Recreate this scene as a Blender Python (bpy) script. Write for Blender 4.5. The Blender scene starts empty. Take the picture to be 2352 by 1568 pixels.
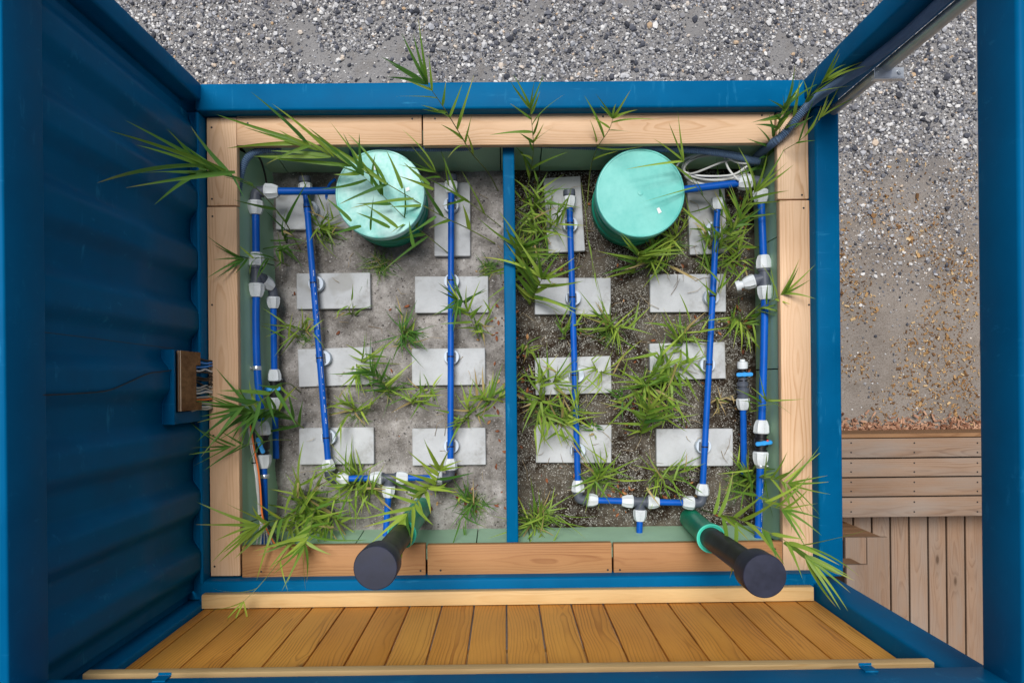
import bpy, bmesh, math, random
import numpy as np
from mathutils import Vector, Matrix, Quaternion, noise as mnoise

S = bpy.context.scene
COL = S.collection
random.seed(7)
RNG = np.random.default_rng(11)

# ------------------------------------------------------------------ camera
FPX = 1800.0                     # focal length in pixels of a 2352 px wide picture
CAMZ = 5.10
ROLL = math.radians(0.6)
zc = Vector((16, 0, 1800)).normalized()
yc = Vector((-math.sin(ROLL), math.cos(ROLL), 0))
yc = (yc - zc * yc.dot(zc)).normalized()
xc = yc.cross(zc)
RC = Matrix((xc, yc, zc))        # camera axes -> world
cam_d = bpy.data.cameras.new('camera')
cam = bpy.data.objects.new('camera', cam_d)
COL.objects.link(cam)
cam.matrix_world = Matrix.Translation((0, 0, CAMZ)) @ RC.to_4x4()
cam_d.sensor_width = 36.0
cam_d.lens = FPX / 2352 * 36
cam_d.shift_y = 94 / 2352            # the picture is cropped off-centre
cam_d.clip_start = 0.05
cam_d.clip_end = 500
cam_d.dof.use_dof = True
cam_d.dof.focus_distance = 3.8
cam_d.dof.aperture_fstop = 5.0
S.camera = cam

# ------------------------------------------------------------------ overcast daylight
SUN_EL, SUN_AZ = math.radians(72), math.radians(-20)     # azimuth from +Y, clockwise
W = bpy.data.worlds.new('World')
S.world = W
W.use_nodes = True
nt = W.node_tree
bg = nt.nodes['Background']
sky = nt.nodes.new('ShaderNodeTexSky')
sky.sky_type = 'NISHITA'
sky.sun_disc = False
sky.sun_elevation = SUN_EL
sky.sun_rotation = SUN_AZ
sky.air_density = 0.5
sky.dust_density = 0.3
hs = nt.nodes.new('ShaderNodeHueSaturation')
hs.inputs['Saturation'].default_value = 0.45
nt.links.new(sky.outputs[0], hs.inputs['Color'])
nt.links.new(hs.outputs[0], bg.inputs['Color'])
bg.inputs['Strength'].default_value = 0.05
sun_d = bpy.data.lights.new('sun', 'SUN')
sun_d.energy = 1.5
sun_d.angle = math.radians(26)
sun_d.color = (1.0, 0.985, 0.965)
sun = bpy.data.objects.new('sun', sun_d)
COL.objects.link(sun)
sd = Vector((math.sin(SUN_AZ) * math.cos(SUN_EL), math.cos(SUN_AZ) * math.cos(SUN_EL), math.sin(SUN_EL)))
sun.rotation_euler = sd.to_track_quat('Z', 'Y').to_euler()
S.view_settings.view_transform = 'Standard'
S.view_settings.look = 'None'
S.view_settings.gamma = 1
S.view_settings.use_curve_mapping = False
S.view_settings.exposure = 1.5

# ------------------------------------------------------------------ pixel rays -> real points
def ray(px, py):
    return RC @ Vector(((px - 1176) / FPX, (878 - py) / FPX, -1.0))
def U(px, py, z):
    d = ray(px, py)
    t = (z - CAMZ) / d.z
    return Vector((0, 0, CAMZ)) + d * t
def UX(px, py, x):               # on the plane at that x
    d = ray(px, py)
    return Vector((0, 0, CAMZ)) + d * (x / d.x)
def UY(px, py, y):
    d = ray(px, py)
    return Vector((0, 0, CAMZ)) + d * (y / d.y)

# heights
Z_RAIL, Z_BEAM, Z_FLOOR, Z_TOP0, Z_TOP1 = 1.43, 1.35, 0.95, 2.663, 2.864

# ------------------------------------------------------------------ object helpers
def tag(o, label=None, cat=None, group=None, kind=None):
    if label: o['label'] = label
    if cat: o['category'] = cat
    if group: o['group'] = group
    if kind: o['kind'] = kind
    return o
def thing(name, label, cat, loc=(0, 0, 0), group=None):
    o = bpy.data.objects.new(name, None)
    o.empty_display_size = 0.1
    COL.objects.link(o)
    o.location = loc
    return tag(o, label, cat, group)
def link(name, me, parent=None, m=None):
    o = bpy.data.objects.new(name, me)
    COL.objects.link(o)
    if m is not None and not me.materials:
        me.materials.append(m)
    if parent is not None:
        o.parent = parent
    return o
def wloc(parent):
    v = Vector((0, 0, 0))
    while parent is not None:
        v += parent.location
        parent = parent.parent
    return v
def place(o, M):
    """world matrix under translation-only parents"""
    if o.parent is not None:
        M = Matrix.Translation(-wloc(o.parent)) @ M
    o.matrix_basis = M
    return o
def mesh_bm(bm, name, smooth=False):
    me = bpy.data.meshes.new(name)
    bm.normal_update()
    bm.to_mesh(me)
    bm.free()
    if smooth:
        me.polygons.foreach_set('use_smooth', [True] * len(me.polygons))
    return me
def auto_smooth(me, ang=35):
    try:
        me.polygons.foreach_set('use_smooth', [True] * len(me.polygons))
        me.set_sharp_from_angle(angle=math.radians(ang))
    except Exception:
        pass
    return me
BOX = {}
def box_mesh(sx, sy, sz, bev=0.003, seg=1, key=None):
    k = (round(sx, 3), round(sy, 3), round(sz, 3), bev, seg, key)
    if k in BOX: return BOX[k]
    bm = bmesh.new()
    bmesh.ops.create_cube(bm, size=1)
    bmesh.ops.scale(bm, vec=(sx, sy, sz), verts=bm.verts)
    if bev:
        bmesh.ops.bevel(bm, geom=bm.edges[:], offset=min(bev, min(sx, sy, sz) * .4), segments=seg, affect='EDGES', profile=.5)
    BOX[k] = mesh_bm(bm, 'box')
    if seg > 1: auto_smooth(BOX[k], 40)
    return BOX[k]
def box(name, x0, x1, y0, y1, z0, z1, m, parent=None, bev=0.003, seg=1):
    """axis aligned box; local x runs along the longest side so that grain follows it"""
    s = (abs(x1 - x0), abs(y1 - y0), abs(z1 - z0))
    c = Vector(((x0 + x1) / 2, (y0 + y1) / 2, (z0 + z1) / 2))
    ax = s.index(max(s))
    if ax == 0: R, d = Matrix.Identity(4), s
    elif ax == 1: R, d = Matrix.Rotation(math.pi / 2, 4, 'Z'), (s[1], s[0], s[2])
    else: R, d = Matrix.Rotation(-math.pi / 2, 4, 'Y'), (s[2], s[1], s[0])
    o = link(name, box_mesh(*d, bev, seg, m.name), parent, m)
    place(o, Matrix.Translation(c) @ R)
    return o
def dir_mat(p, d, roll=0.0):
    """matrix with local x along d at p"""
    d = Vector(d).normalized()
    up = Vector((0, 0, 1)) if abs(d.z) < .95 else Vector((0, 1, 0))
    y = up.cross(d).normalized()
    z = d.cross(y)
    M = Matrix((d, y, z)).transposed().to_4x4()
    return Matrix.Translation(p) @ M @ Matrix.Rotation(roll, 4, 'X')
def add_tube(bm, pts, r, n=12, cap=True, rfun=None):
    pts = [Vector(p) for p in pts]
    rings = []
    T0 = (pts[1] - pts[0]).normalized()
    up = Vector((0, 0, 1)) if abs(T0.z) < .9 else Vector((0, 1, 0))
    Nn = (up - T0 * up.dot(T0)).normalized()
    for i, p in enumerate(pts):
        if i == 0: T = pts[1] - pts[0]
        elif i == len(pts) - 1: T = pts[-1] - pts[-2]
        else: T = (pts[i + 1] - pts[i]).normalized() + (pts[i] - pts[i - 1]).normalized()
        T.normalize()
        Nn = (Nn - T * Nn.dot(T)).normalized()
        B = T.cross(Nn)
        rr = rfun(i) if rfun else (r[i] if isinstance(r, (list, tuple)) else r)
        rings.append([bm.verts.new(p + (Nn * math.cos(a) + B * math.sin(a)) * rr) for a in [2 * math.pi * k / n for k in range(n)]])
    for a, b in zip(rings, rings[1:]):
        for k in range(n):
            bm.faces.new((a[k], a[(k + 1) % n], b[(k + 1) % n], b[k]))
    if cap:
        bm.faces.new(rings[0][::-1]); bm.faces.new(rings[-1])
def tube(name, pts, r, m, parent=None, n=12, rfun=None, cap=True, sharp=40):
    bm = bmesh.new()
    pts = [Vector(p) for p in pts]
    c = pts[0].copy()
    add_tube(bm, [p - c for p in pts], r, n, cap, rfun)
    o = link(name, auto_smooth(mesh_bm(bm, name), sharp), parent, m)
    place(o, Matrix.Translation(c))
    return o
def add_lathe(bm, prof, n=24, rib=None):
    """profile [(x, r)] turned round local x"""
    rings = []
    for (x, r) in prof:
        ring = []
        for k in range(n):
            a = 2 * math.pi * k / n
            rr = r * (rib(k, x) if rib else 1)
            ring.append(bm.verts.new((x, math.cos(a) * rr, math.sin(a) * rr)))
        rings.append(ring)
    for a, b in zip(rings, rings[1:]):
        for k in range(n):
            bm.faces.new((a[k], b[k], b[(k + 1) % n], a[(k + 1) % n]))
    bm.faces.new(rings[0]); bm.faces.new(rings[-1][::-1])
def lathe_mesh(prof, n=24, rib=None, sharp=35):
    bm = bmesh.new()
    add_lathe(bm, prof, n, rib)
    bmesh.ops.recalc_face_normals(bm, faces=bm.faces)
    return auto_smooth(mesh_bm(bm, 'lathe'), sharp)
def spline(pts, n=10):
    pts = [Vector(p) for p in pts]
    P = [pts[0] * 2 - pts[1]] + pts + [pts[-1] * 2 - pts[-2]]
    out = []
    for i in range(1, len(P) - 2):
        for k in range(n):
            t = k / n
            a, b, c, d = P[i - 1], P[i], P[i + 1], P[i + 2]
            out.append(.5 * ((2 * b) + (c - a) * t + (2 * a - 5 * b + 4 * c - d) * t * t + (3 * b - a - 3 * c + d) * t ** 3))
    out.append(pts[-1])
    return out

# ------------------------------------------------------------------ materials
class NT:
    def __init__(self, name, rough=.5, spec=.5):
        self.m = bpy.data.materials.new(name)
        self.m.use_nodes = True
        self.t = self.m.node_tree
        self.b = self.t.nodes['Principled BSDF']
        self.b.inputs['Roughness'].default_value = rough
        self.b.inputs['Specular IOR Level'].default_value = spec
    def n(self, typ, **kw):
        nd = self.t.nodes.new(typ)
        for k, v in kw.items():
            if k in nd.inputs: nd.inputs[k].default_value = v
            else: setattr(nd, k, v)
        return nd
    def l(self, a, b): self.t.links.new(a, b)
    def noise(self, vec, scale, detail=3, rough=.5):
        nd = self.n('ShaderNodeTexNoise', Scale=scale, Detail=detail, Roughness=rough)
        self.l(vec, nd.inputs['Vector'])
        return nd.outputs['Fac']
    def ramp(self, fac, stops):
        nd = self.n('ShaderNodeValToRGB')
        cr = nd.color_ramp
        while len(cr.elements) < len(stops): cr.elements.new(.5)
        for e, (p, c) in zip(cr.elements, stops):
            e.position = p
            e.color = (c, c, c, 1) if isinstance(c, (int, float)) else (*c, 1)
        self.l(fac, nd.inputs[0])
        return nd.outputs[0]
    def math(self, op, a, b=None, clamp=False):
        nd = self.n('ShaderNodeMath', operation=op, use_clamp=clamp)
        for i, v in enumerate((a, b)):
            if v is None: continue
            if isinstance(v, (int, float)): nd.inputs[i].default_value = v
            else: self.l(v, nd.inputs[i])
        return nd.outputs[0]
    def mix(self, fac, a, b, blend='MIX'):
        nd = self.n('ShaderNodeMix', data_type='RGBA', blend_type=blend)
        for s, v in ((nd.inputs[0], fac), (nd.inputs[6], a), (nd.inputs[7], b)):
            if isinstance(v, (int, float)): s.default_value = v if s.type == 'VALUE' else (v, v, v, 1)
            elif isinstance(v, tuple): s.default_value = (*v, 1)
            else: self.l(v, s)
        return nd.outputs[2]
    def obj(self):
        return self.n('ShaderNodeTexCoord').outputs['Object']
    def geo(self):
        return self.n('ShaderNodeNewGeometry')
    def rnd(self):
        return self.n('ShaderNodeObjectInfo').outputs['Random']
    def mapping(self, vec, scale=(1, 1, 1), loc=None):
        nd = self.n('ShaderNodeMapping')
        nd.inputs['Scale'].default_value = scale
        if loc is not None: self.l(loc, nd.inputs['Location'])
        self.l(vec, nd.inputs['Vector'])
        return nd.outputs[0]
    def col(self, c):
        s = self.b.inputs['Base Color']
        if isinstance(c, tuple): s.default_value = (*c, 1)
        else: self.l(c, s)
    def bump(self, h, strength=.3, dist=.002):
        nd = self.n('ShaderNodeBump', Strength=strength, Distance=dist)
        self.l(h, nd.inputs['Height'])
        self.l(nd.outputs[0], self.b.inputs['Normal'])

def wood(name, early, late, weather=None, rough=.6, ring=95, knots=.5, var=.34):
    """softwood: growth rings cut along a board, knots and slow colour drift"""
    t = NT(name, rough, .3)
    o = t.obj()
    r = t.rnd()
    off = t.n('ShaderNodeCombineXYZ')
    t.l(t.math('MULTIPLY', r, 57.0), off.inputs[0])
    off.inputs[1].default_value = 0
    v0 = t.n('ShaderNodeVectorMath', operation='ADD')
    t.l(o, v0.inputs[0]); t.l(off.outputs[0], v0.inputs[1])
    v = v0.outputs[0]
    sx = t.n('ShaderNodeSeparateXYZ'); t.l(v, sx.inputs[0])
    # knots: sparse cells along the board
    vk = t.mapping(v, (3.2, 9.0, 5.0))
    vo = t.n('ShaderNodeTexVoronoi', Scale=1.0, Randomness=1.0, feature='F1')
    t.l(vk, vo.inputs['Vector'])
    cellr = t.n('ShaderNodeSeparateColor'); t.l(vo.outputs['Color'], cellr.inputs[0])
    has = t.math('GREATER_THAN', cellr.outputs[0], 1 - knots * .45)
    kd = vo.outputs['Distance']
    kfall = t.math('MULTIPLY', t.ramp(kd, [(0.0, 1.0), (.42, 0.0)]), has)
    kcore = t.math('MULTIPLY', t.ramp(kd, [(.06, 1.0), (.13, 0.0)]), has)
    # ring centre wanders along the length
    w1 = t.noise(t.mapping(v, (1.1, .8, .8)), 1.0, 2, .5)
    w2 = t.noise(t.mapping(v, (5, 26, 26)), 1.0, 2, .5)
    yy = t.math('ADD', t.math('SUBTRACT', sx.outputs[1], t.math('MULTIPLY', t.math('SUBTRACT', r, .5), .05)), t.math('MULTIPLY', t.math('SUBTRACT', w1, .5), .05))
    zz = t.math('ADD', sx.outputs[2], t.math('ADD', .028, t.math('MULTIPLY', t.math('SUBTRACT', w1, .5), -.11)))
    d2 = t.math('ADD', t.math('MULTIPLY', yy, yy), t.math('MULTIPLY', zz, zz))
    d = t.math('ADD', t.math('SQRT', d2), t.math('MULTIPLY', t.math('SUBTRACT', w2, .5), .006))
    d = t.math('ADD', d, t.math('MULTIPLY', kfall, .022))
    d = t.math('ADD', d, t.math('MULTIPLY', t.noise(t.mapping(v, (.9, 30, 30)), 1.0, 1), .012))
    fr = t.math('FRACT', t.math('MULTIPLY', d, ring))
    g = t.ramp(fr, [(0.0, 0.0), (.55, .18), (.86, 1.0), (1.0, .0)])
    fibre = t.noise(t.mapping(v, (14, 420, 420)), 1.0, 2, .6)
    base = t.mix(t.math('MULTIPLY', g, t.ramp(t.noise(t.mapping(v, (1.2, 8, 8)), 1.0, 2), [(.36, .12), (.72, .9)])), early, late)
    base = t.mix(t.math('MULTIPLY', fibre, .5), base, t.mix(1.0, base, (.62, .58, .52), 'MULTIPLY'))
    drift = t.noise(t.mapping(v, (1.6, 5, 5)), 1.0, 3)
    base = t.mix(t.ramp(drift, [(.35, .0), (.7, .55)]), base, t.mix(1.0, base, (.74, .66, .58), 'MULTIPLY'))
    if weather:
        wn = t.noise(t.mapping(v, (2.2, 14, 14)), 1.0, 4, .6)
        base = t.mix(t.ramp(wn, [(.4, 0.0), (.72, .75)]), base, weather)
    base = t.mix(t.math('MULTIPLY', t.math('FRACT', t.math('MULTIPLY', r, 13.7)), var), base, t.mix(1.0, base, (.78, .60, .42), 'MULTIPLY'))
    base = t.mix(kfall if False else t.math('MULTIPLY', kfall, .35), base, t.mix(1.0, base, (.55, .42, .30), 'MULTIPLY'))
    base = t.mix(t.math('MULTIPLY', kcore, .8), base, (.06, .03, .014))
    t.col(base)
    t.bump(t.math('ADD', t.math('MULTIPLY', g, .6), fibre), .25, .0012)
    t.b.inputs['Roughness'].default_value = rough
    return t.m

M = {}
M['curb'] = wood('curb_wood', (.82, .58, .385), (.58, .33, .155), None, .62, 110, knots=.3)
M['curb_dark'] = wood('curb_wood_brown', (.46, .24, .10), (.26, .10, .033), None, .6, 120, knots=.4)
M['wall_wood'] = wood('cladding_wood', (.92, .46, .085), (.36, .115, .013), None, .5, 80, knots=.8, var=.62)
M['batten'] = wood('batten_wood', (.72, .52, .255), (.60, .38, .15), None, .55, 90, knots=.6)
M['deck_wood'] = wood('deck_wood', (.31, .21, .145), (.17, .09, .05), (.25, .205, .17), .75, 120, knots=.6)
M['deck_side'] = wood('deck_side_wood', (.32, .18, .09), (.18, .085, .036), None, .75, 110, knots=.4)

def paint():
    t = NT('blue_paint', .42, .03)
    o = t.geo().outputs['Position']
    big = t.noise(o, 3.2, 4, .6)
    c = t.mix(t.ramp(big, [(.3, 0.0), (.75, 1.0)]), (.0, .083, .20), (.0, .112, .26))
    # chalky rub marks and scratches
    s1 = t.noise(t.mapping(o, (38, 6, 20)), 1.0, 5, .65)
    s2 = t.noise(t.mapping(o, (5, 44, 20)), 1.0, 5, .65)
    patch = t.noise(o, 5.0, 2, .5)
    k = t.math('MULTIPLY', t.math('MAXIMUM', t.ramp(s1, [(.60, 0.0), (.74, 1.0)]), t.ramp(s2, [(.62, 0.0), (.76, 1.0)])), t.ramp(patch, [(.44, 0.0), (.62, 1.0)]))
    c = t.mix(t.math('MULTIPLY', k, .6), c, (.03, .25, .44))
    t.col(c)
    t.l(t.ramp(big, [(.3, .36), (.7, .5)]), t.b.inputs['Roughness'])
    t.bump(t.noise(o, 260, 2), .04, .0008)
    return t.m
M['blue'] = paint()

def plastic(name, c, rough=.4, var=.12, spec=.5, sc=9):
    t = NT(name, rough, spec)
    o = t.geo().outputs['Position']
    nz = t.noise(o, sc, 4, .6)
    t.col(t.mix(t.ramp(nz, [(.3, 0.0), (.7, 1.0)]), tuple(x * (1 - var) for x in c), tuple(min(1, x * (1 + var)) for x in c)))
    t.l(t.ramp(nz, [(.25, max(.05, rough - .08)), (.75, rough + .1)]), t.b.inputs['Roughness'])
    return t.m
M['pipe'] = plastic('blue_pipe_plastic', (.002, .085, .42), .4, .12, .2)
M['nut'] = plastic('pale_fitting_plastic', (.60, .63, .65), .42, .06, .3)
M['fit'] = plastic('slate_fitting_plastic', (.075, .085, .11), .45, .15, .3)
M['black'] = plastic('black_plastic', (.008, .008, .010), .45, .2, .35)
M['cap'] = plastic('dark_cap_plastic', (.016, .018, .036), .5, .3, .35, 16)
M['valve'] = plastic('bright_blue_plastic', (.01, .27, .66), .4)
M['greenpipe'] = plastic('green_pipe_plastic', (.002, .36, .20), .38, .12, .3)
M['greenrim'] = plastic('turquoise_rim', (.03, .47, .34), .4)
M['puck'] = plastic('grey_disc_plastic', (.50, .57, .66), .5)
M['pucksd'] = plastic('grey_saddle_plastic', (.13, .14, .16), .5)
M['foam'] = plastic('green_foam_board', (.36, .55, .385), .6, .07, .3, 5)
M['seam'] = plastic('dark_seam', (.03, .045, .035), .8)
M['hose'] = plastic('slate_hose_plastic', (.11, .175, .28), .42, .15, .3)
M['white_cable'] = plastic('white_cable', (.66, .66, .64), .5)
M['grey_cable'] = plastic('grey_cable', (.42, .42, .40), .5)
M['orange_cable'] = plastic('orange_cable', (.75, .16, .02), .5)
M['blue_cable'] = plastic('blue_cable', (.02, .20, .60), .5)
M['steel'] = plastic('galvanised_steel', (.42, .45, .45), .38)
M['steel'].node_tree.nodes['Principled BSDF'].inputs['Metallic'].default_value = .7
M['zinc'] = plastic('bright_zinc', (.62, .65, .68), .3)
M['zinc'].node_tree.nodes['Principled BSDF'].inputs['Metallic'].default_value = .8
M['sticker'] = plastic('white_sticker', (.82, .85, .83), .4)
M['red'] = plastic('red_plastic', (.55, .03, .02), .4)

def lidmat(name, pale):
    t = NT(name, .42, .5)
    o = t.obj()
    sx = t.n('ShaderNodeSeparateXYZ'); t.l(o, sx.inputs[0])
    big = t.noise(o, 5.5, 4, .65)
    fine = t.noise(o, 34, 4, .7)
    st = t.noise(t.mapping(o, (20, 5, 5)), 1.0, 5, .7)
    c = t.mix(t.ramp(big, [(.35, 0.0), (.72, 1.0)]), (.08, .50, .43), pale)
    c = t.mix(t.math('MULTIPLY', t.ramp(st, [(.55, 0.0), (.75, 1.0)]), .35), c, (.05, .42, .34))
    c = t.mix(t.math('MULTIPLY', t.ramp(fine, [(.6, 0.0), (.8, 1.0)]), .25), c, (.10, .40, .32))
    t.col(c)
    t.bump(t.noise(o, 60, 3), .05, .001)
    return t.m
M['lid_pale'] = lidmat('pale_turquoise_lid', (.62, .90, .85))  # same green as the other lid, mottled with a paler colour
M['lid'] = lidmat('turquoise_lid', (.205, .66, .58))
M['tankbody'] = plastic('green_tank_plastic', (.006, .27, .17), .4)

def concrete():
    t = NT('slab_concrete', .85, .2)
    o = t.geo().outputs['Position']
    n1 = t.noise(o, 7, 4, .6); n2 = t.noise(o, 180, 3, .7)
    c = t.mix(t.ramp(n1, [(.3, 0.0), (.7, 1.0)]), (.40, .41, .42), (.51, .525, .54))
    c = t.mix(t.math('MULTIPLY', t.ramp(n2, [(.55, 0.0), (.75, 1.0)]), .35), c, (.27, .265, .25))
    w = t.noise(o, 3.1, 3, .55)
    c = t.mix(t.ramp(w, [(.62, 0.0), (.66, .5)]), c, (.27, .26, .235))
    oo = t.obj()
    dn = t.noise(oo, 9, 5, .65)
    dn2 = t.noise(o, 55, 4, .7)
    c = t.mix(t.math('MULTIPLY', t.ramp(dn, [(.55, 0.0), (.75, .6)]), t.ramp(dn2, [(.4, .2), (.6, 1.0)])), c, (.20, .185, .16))
    t.col(c)
    t.bump(n2, .25, .001)
    return t.m
M['slab'] = concrete()

def sandmat():
    t = NT('grey_sand', .92, .15)
    o = t.geo().outputs['Position']
    n1 = t.noise(o, 5.2, 5, .62); n2 = t.noise(o, 120, 4, .7); n3 = t.noise(o, 17, 4, .6)
    c = t.mix(t.ramp(n1, [(.40, 0.0), (.60, 1.0)]), (.115, .103, .092), (.39, .365, .345))
    c = t.mix(t.ramp(n3, [(.44, 0.0), (.60, .7)]), c, (.20, .183, .165))
    c = t.mix(t.ramp(n2, [(.55, 0.0), (.74, .8)]), c, (.46, .43, .42))
    c = t.mix(t.ramp(n2, [(.26, .8), (.42, .0)]), c, (.06, .054, .05))
    t.col(c)
    t.bump(t.math('ADD', n2, t.math('MULTIPLY', n3, 2.0)), .7, .006)
    return t.m
M['sand'] = sandmat()
def soilmat():
    t = NT('dark_soil', .95, .12)
    o = t.geo().outputs['Position']
    n1 = t.noise(o, 4.3, 5, .66); n2 = t.noise(o, 150, 4, .75); n3 = t.noise(o, 26, 4, .6)
    c = t.mix(t.ramp(n1, [(.46, 0.0), (.60, 1.0)]), (.024, .015, .009), (.115, .097, .075))
    c = t.mix(t.ramp(n3, [(.52, 0.0), (.66, .6)]), c, (.15, .14, .122))
    c = t.mix(t.ramp(n2, [(.28, .85), (.45, .0)]), c, (.014, .011, .008))
    t.col(c)
    t.bump(t.math('ADD', n2, n3), .8, .006)
    return t.m
M['soil'] = soilmat()
def groundmat():
    t = NT('yard_ground', .95, .15)
    o = t.geo().outputs['Position']
    n1 = t.noise(o, 1.6, 5, .6); n2 = t.noise(o, 90, 5, .75); n3 = t.noise(o, 9, 4, .6)
    sy = t.n('ShaderNodeSeparateXYZ'); t.l(o, sy.inputs[0])
    yy = t.math('ADD', sy.outputs[1], t.math('MULTIPLY', t.math('SUBTRACT', n3, .5), .9))
    far = t.ramp(t.math('MULTIPLY', yy, .4), [(.42, 0.0), (.68, 1.0)])     # crushed grey stone dust gives way to brown trodden earth
    c = t.mix(t.ramp(n1, [(.3, 0.0), (.7, 1.0)]), t.mix(far, (.18, .148, .123), (.165, .158, .158)), t.mix(far, (.30, .258, .222), (.29, .28, .275)))
    c = t.mix(t.ramp(n2, [(.5, 0.0), (.72, .8)]), c, (.33, .31, .285))
    c = t.mix(t.ramp(n2, [(.3, .85), (.46, 0.0)]), c, (.06, .052, .046))
    c = t.mix(t.ramp(n3, [(.5, 0.0), (.7, .4)]), c, (.13, .105, .08))
    t.col(c)
    t.bump(t.math('ADD', n2, n3), .8, .01)
    return t.m
M['ground'] = groundmat()
def island(name, stops, rough=.85, nscale=120, amt=.35):
    t = NT(name, rough, .25)
    g = t.geo()
    c = t.ramp(g.outputs['Random Per Island'], stops)
    nz = t.noise(g.outputs['Position'], nscale, 3, .6)
    c = t.mix(t.math('MULTIPLY', t.ramp(nz, [(.4, 0.0), (.7, 1.0)]), amt), c, t.mix(1.0, c, (.6, .58, .55), 'MULTIPLY'))
    t.col(c)
    return t.m
M['gravel'] = island('crushed_stone', [(0, (.045, .046, .055)), (.22, (.10, .104, .125)), (.38, (.20, .20, .22)), (.55, (.30, .285, .275)), (.70, (.42, .42, .44)), (.86, (.62, .60, .58)), (.96, (.72, .70, .67)), (1.0, (.50, .34, .20))])
M['granule'] = island('grey_granules', [(0, (.07, .065, .055)), (.3, (.20, .19, .165)), (.7, (.36, .345, .31)), (1.0, (.58, .56, .51))])
M['pebble'] = island('pale_pebbles', [(0, (.05, .05, .05)), (.4, (.16, .14, .13)), (.75, (.34, .32, .31)), (1.0, (.58, .56, .54))])
M['chips'] = island('wood_chips', [(0, (.10, .05, .022)), (.35, (.24, .125, .05)), (.7, (.40, .235, .095)), (1.0, (.58, .42, .23))], .8, 60)
M['bark'] = island('red_bark_chips', [(0, (.15, .06, .03)), (.5, (.36, .19, .12)), (1.0, (.50, .30, .19))], .8, 60)
M['deadleaf'] = island('dry_leaf', [(0, (.13, .04, .018)), (.5, (.26, .085, .032)), (.85, (.38, .16, .06)), (1.0, (.5, .33, .15))], .7, 60)
M['straw'] = island('dry_straw', [(0, (.20, .12, .06)), (.5, (.42, .32, .19)), (1.0, (.60, .50, .34))], .7, 60)
M['chunk'] = wood('firewood', (.34, .20, .11), (.22, .11, .055), None, .8, 100, knots=0)

def leafmat(name, a, b, tip):
    t = NT(name, .5, .35)
    o = t.obj()
    r = t.rnd()
    sx = t.n('ShaderNodeSeparateXYZ'); t.l(o, sx.inputs[0])
    c = t.mix(r, a, b)
    st = t.noise(t.mapping(o, (2, 90, 1)), 1.0, 2)
    c = t.mix(t.math('MULTIPLY', st, .5), c, t.mix(1.0, c, (1.5, 1.4, 1.3), 'MULTIPLY'))
    rv = t.math('FRACT', t.math('MULTIPLY', r, 7.31))
    tp = t.math('MULTIPLY', t.ramp(sx.outputs[0], [(.72, 0.0), (.98, 1.0)]), t.math('GREATER_THAN', rv, .55))
    c = t.mix(t.math('MULTIPLY', tp, .8), c, tip)
    t.col(c)
    tr = t.n('ShaderNodeBsdfTranslucent')
    t.l(t.mix(1.0, c, (1.5, 1.5, .7), 'MULTIPLY'), tr.inputs['Color'])
    mx = t.n('ShaderNodeMixShader')
    mx.inputs[0].default_value = .35
    t.l(t.b.outputs[0], mx.inputs[1]); t.l(tr.outputs[0], mx.inputs[2])
    t.l(mx.outputs[0], t.t.nodes['Material Output'].inputs[0])
    return t.m
M['leaf'] = leafmat('reed_leaf', (.085, .195, .022), (.25, .36, .055), (.42, .34, .11))
M['leaf_deep'] = leafmat('reed_leaf_deep', (.045, .135, .025), (.10, .22, .035), (.30, .27, .09))
M['leaf_lime'] = leafmat('reed_leaf_lime', (.22, .35, .045), (.34, .45, .07), (.46, .34, .06))
M['leaf_dry'] = leafmat('reed_leaf_dry', (.34, .26, .11), (.46, .36, .18), (.40, .25, .10))
def grassmat():
    t = NT('grass_blade', .55, .3)
    g = t.geo()
    c = t.ramp(g.outputs['Random Per Island'], [(0, (.03, .085, .014)), (.5, (.075, .16, .022)), (.85, (.14, .215, .035)), (1.0, (.36, .28, .12))])
    t.col(c)
    return t.m
M['grass'] = grassmat()
M['stem'] = plastic('reed_stem', (.15, .19, .04), .5, .3)
M['stem_brown'] = plastic('reed_stem_brown', (.15, .10, .04), .6, .3)

def ply():
    t = NT('plywood_face', .75, .2)
    o = t.obj()
    n1 = t.noise(t.mapping(o, (4, 22, 10)), 1.0, 5, .7); n2 = t.noise(o, 30, 4, .7)
    c = t.mix(t.ramp(n1, [(.35, 0.0), (.65, 1.0)]), (.12, .05, .018), (.30, .155, .065))
    c = t.mix(t.ramp(n2, [(.58, 0.0), (.75, .7)]), c, (.07, .035, .016))
    t.col(c); t.bump(n1, .4, .002)
    return t.m
M['ply'] = ply()
M['ply_edge'] = plastic('plywood_edge', (.52, .40, .28), .7)

# ------------------------------------------------------------------ the ground
me = bpy.data.meshes.new('ground')
G = 90.0
me.from_pydata([(-G, -G, 0), (G, -G, 0), (G, G, 0), (-G, G, 0)], [], [(0, 1, 2, 3)])
tag(link('ground', me, None, M['ground']), kind='structure')

# ------------------------------------------------------------------ the blue container
XL, XR = -1.411, 1.470            # beam frame / rail inner edges
YB, YF = 1.282, -0.915
XRO, YBO, YFO = 1.584, 1.409, -1.03
ct = thing('shipping_container', 'open blue steel container frame holding two reed beds, corrugated wall on one side', 'container')
B = M['blue']
rail_s = dict(bev=.012, seg=3)
box('bottom_rail', -1.435, 1.585, YB, YBO, 1.27, Z_RAIL, B, ct, **rail_s)                 # back
box('bottom_rail', XR, XRO, -.93, YB - .002, 1.27, Z_RAIL - .001, B, ct, **rail_s)        # open side
box('bottom_rail', -1.44, 1.46, YFO, YF, 1.27, Z_RAIL - .002, B, ct, **rail_s)            # front
box('sill_strip', -1.555, XL - .012, YFO + .03, YB - .004, 1.30, Z_RAIL - .004, B, ct, .004)
box('sill_lip', XL - .024, XL - .006, YFO + .10, YB - .006, 1.28, Z_RAIL + .004, B, ct, .008, 3)
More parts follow.
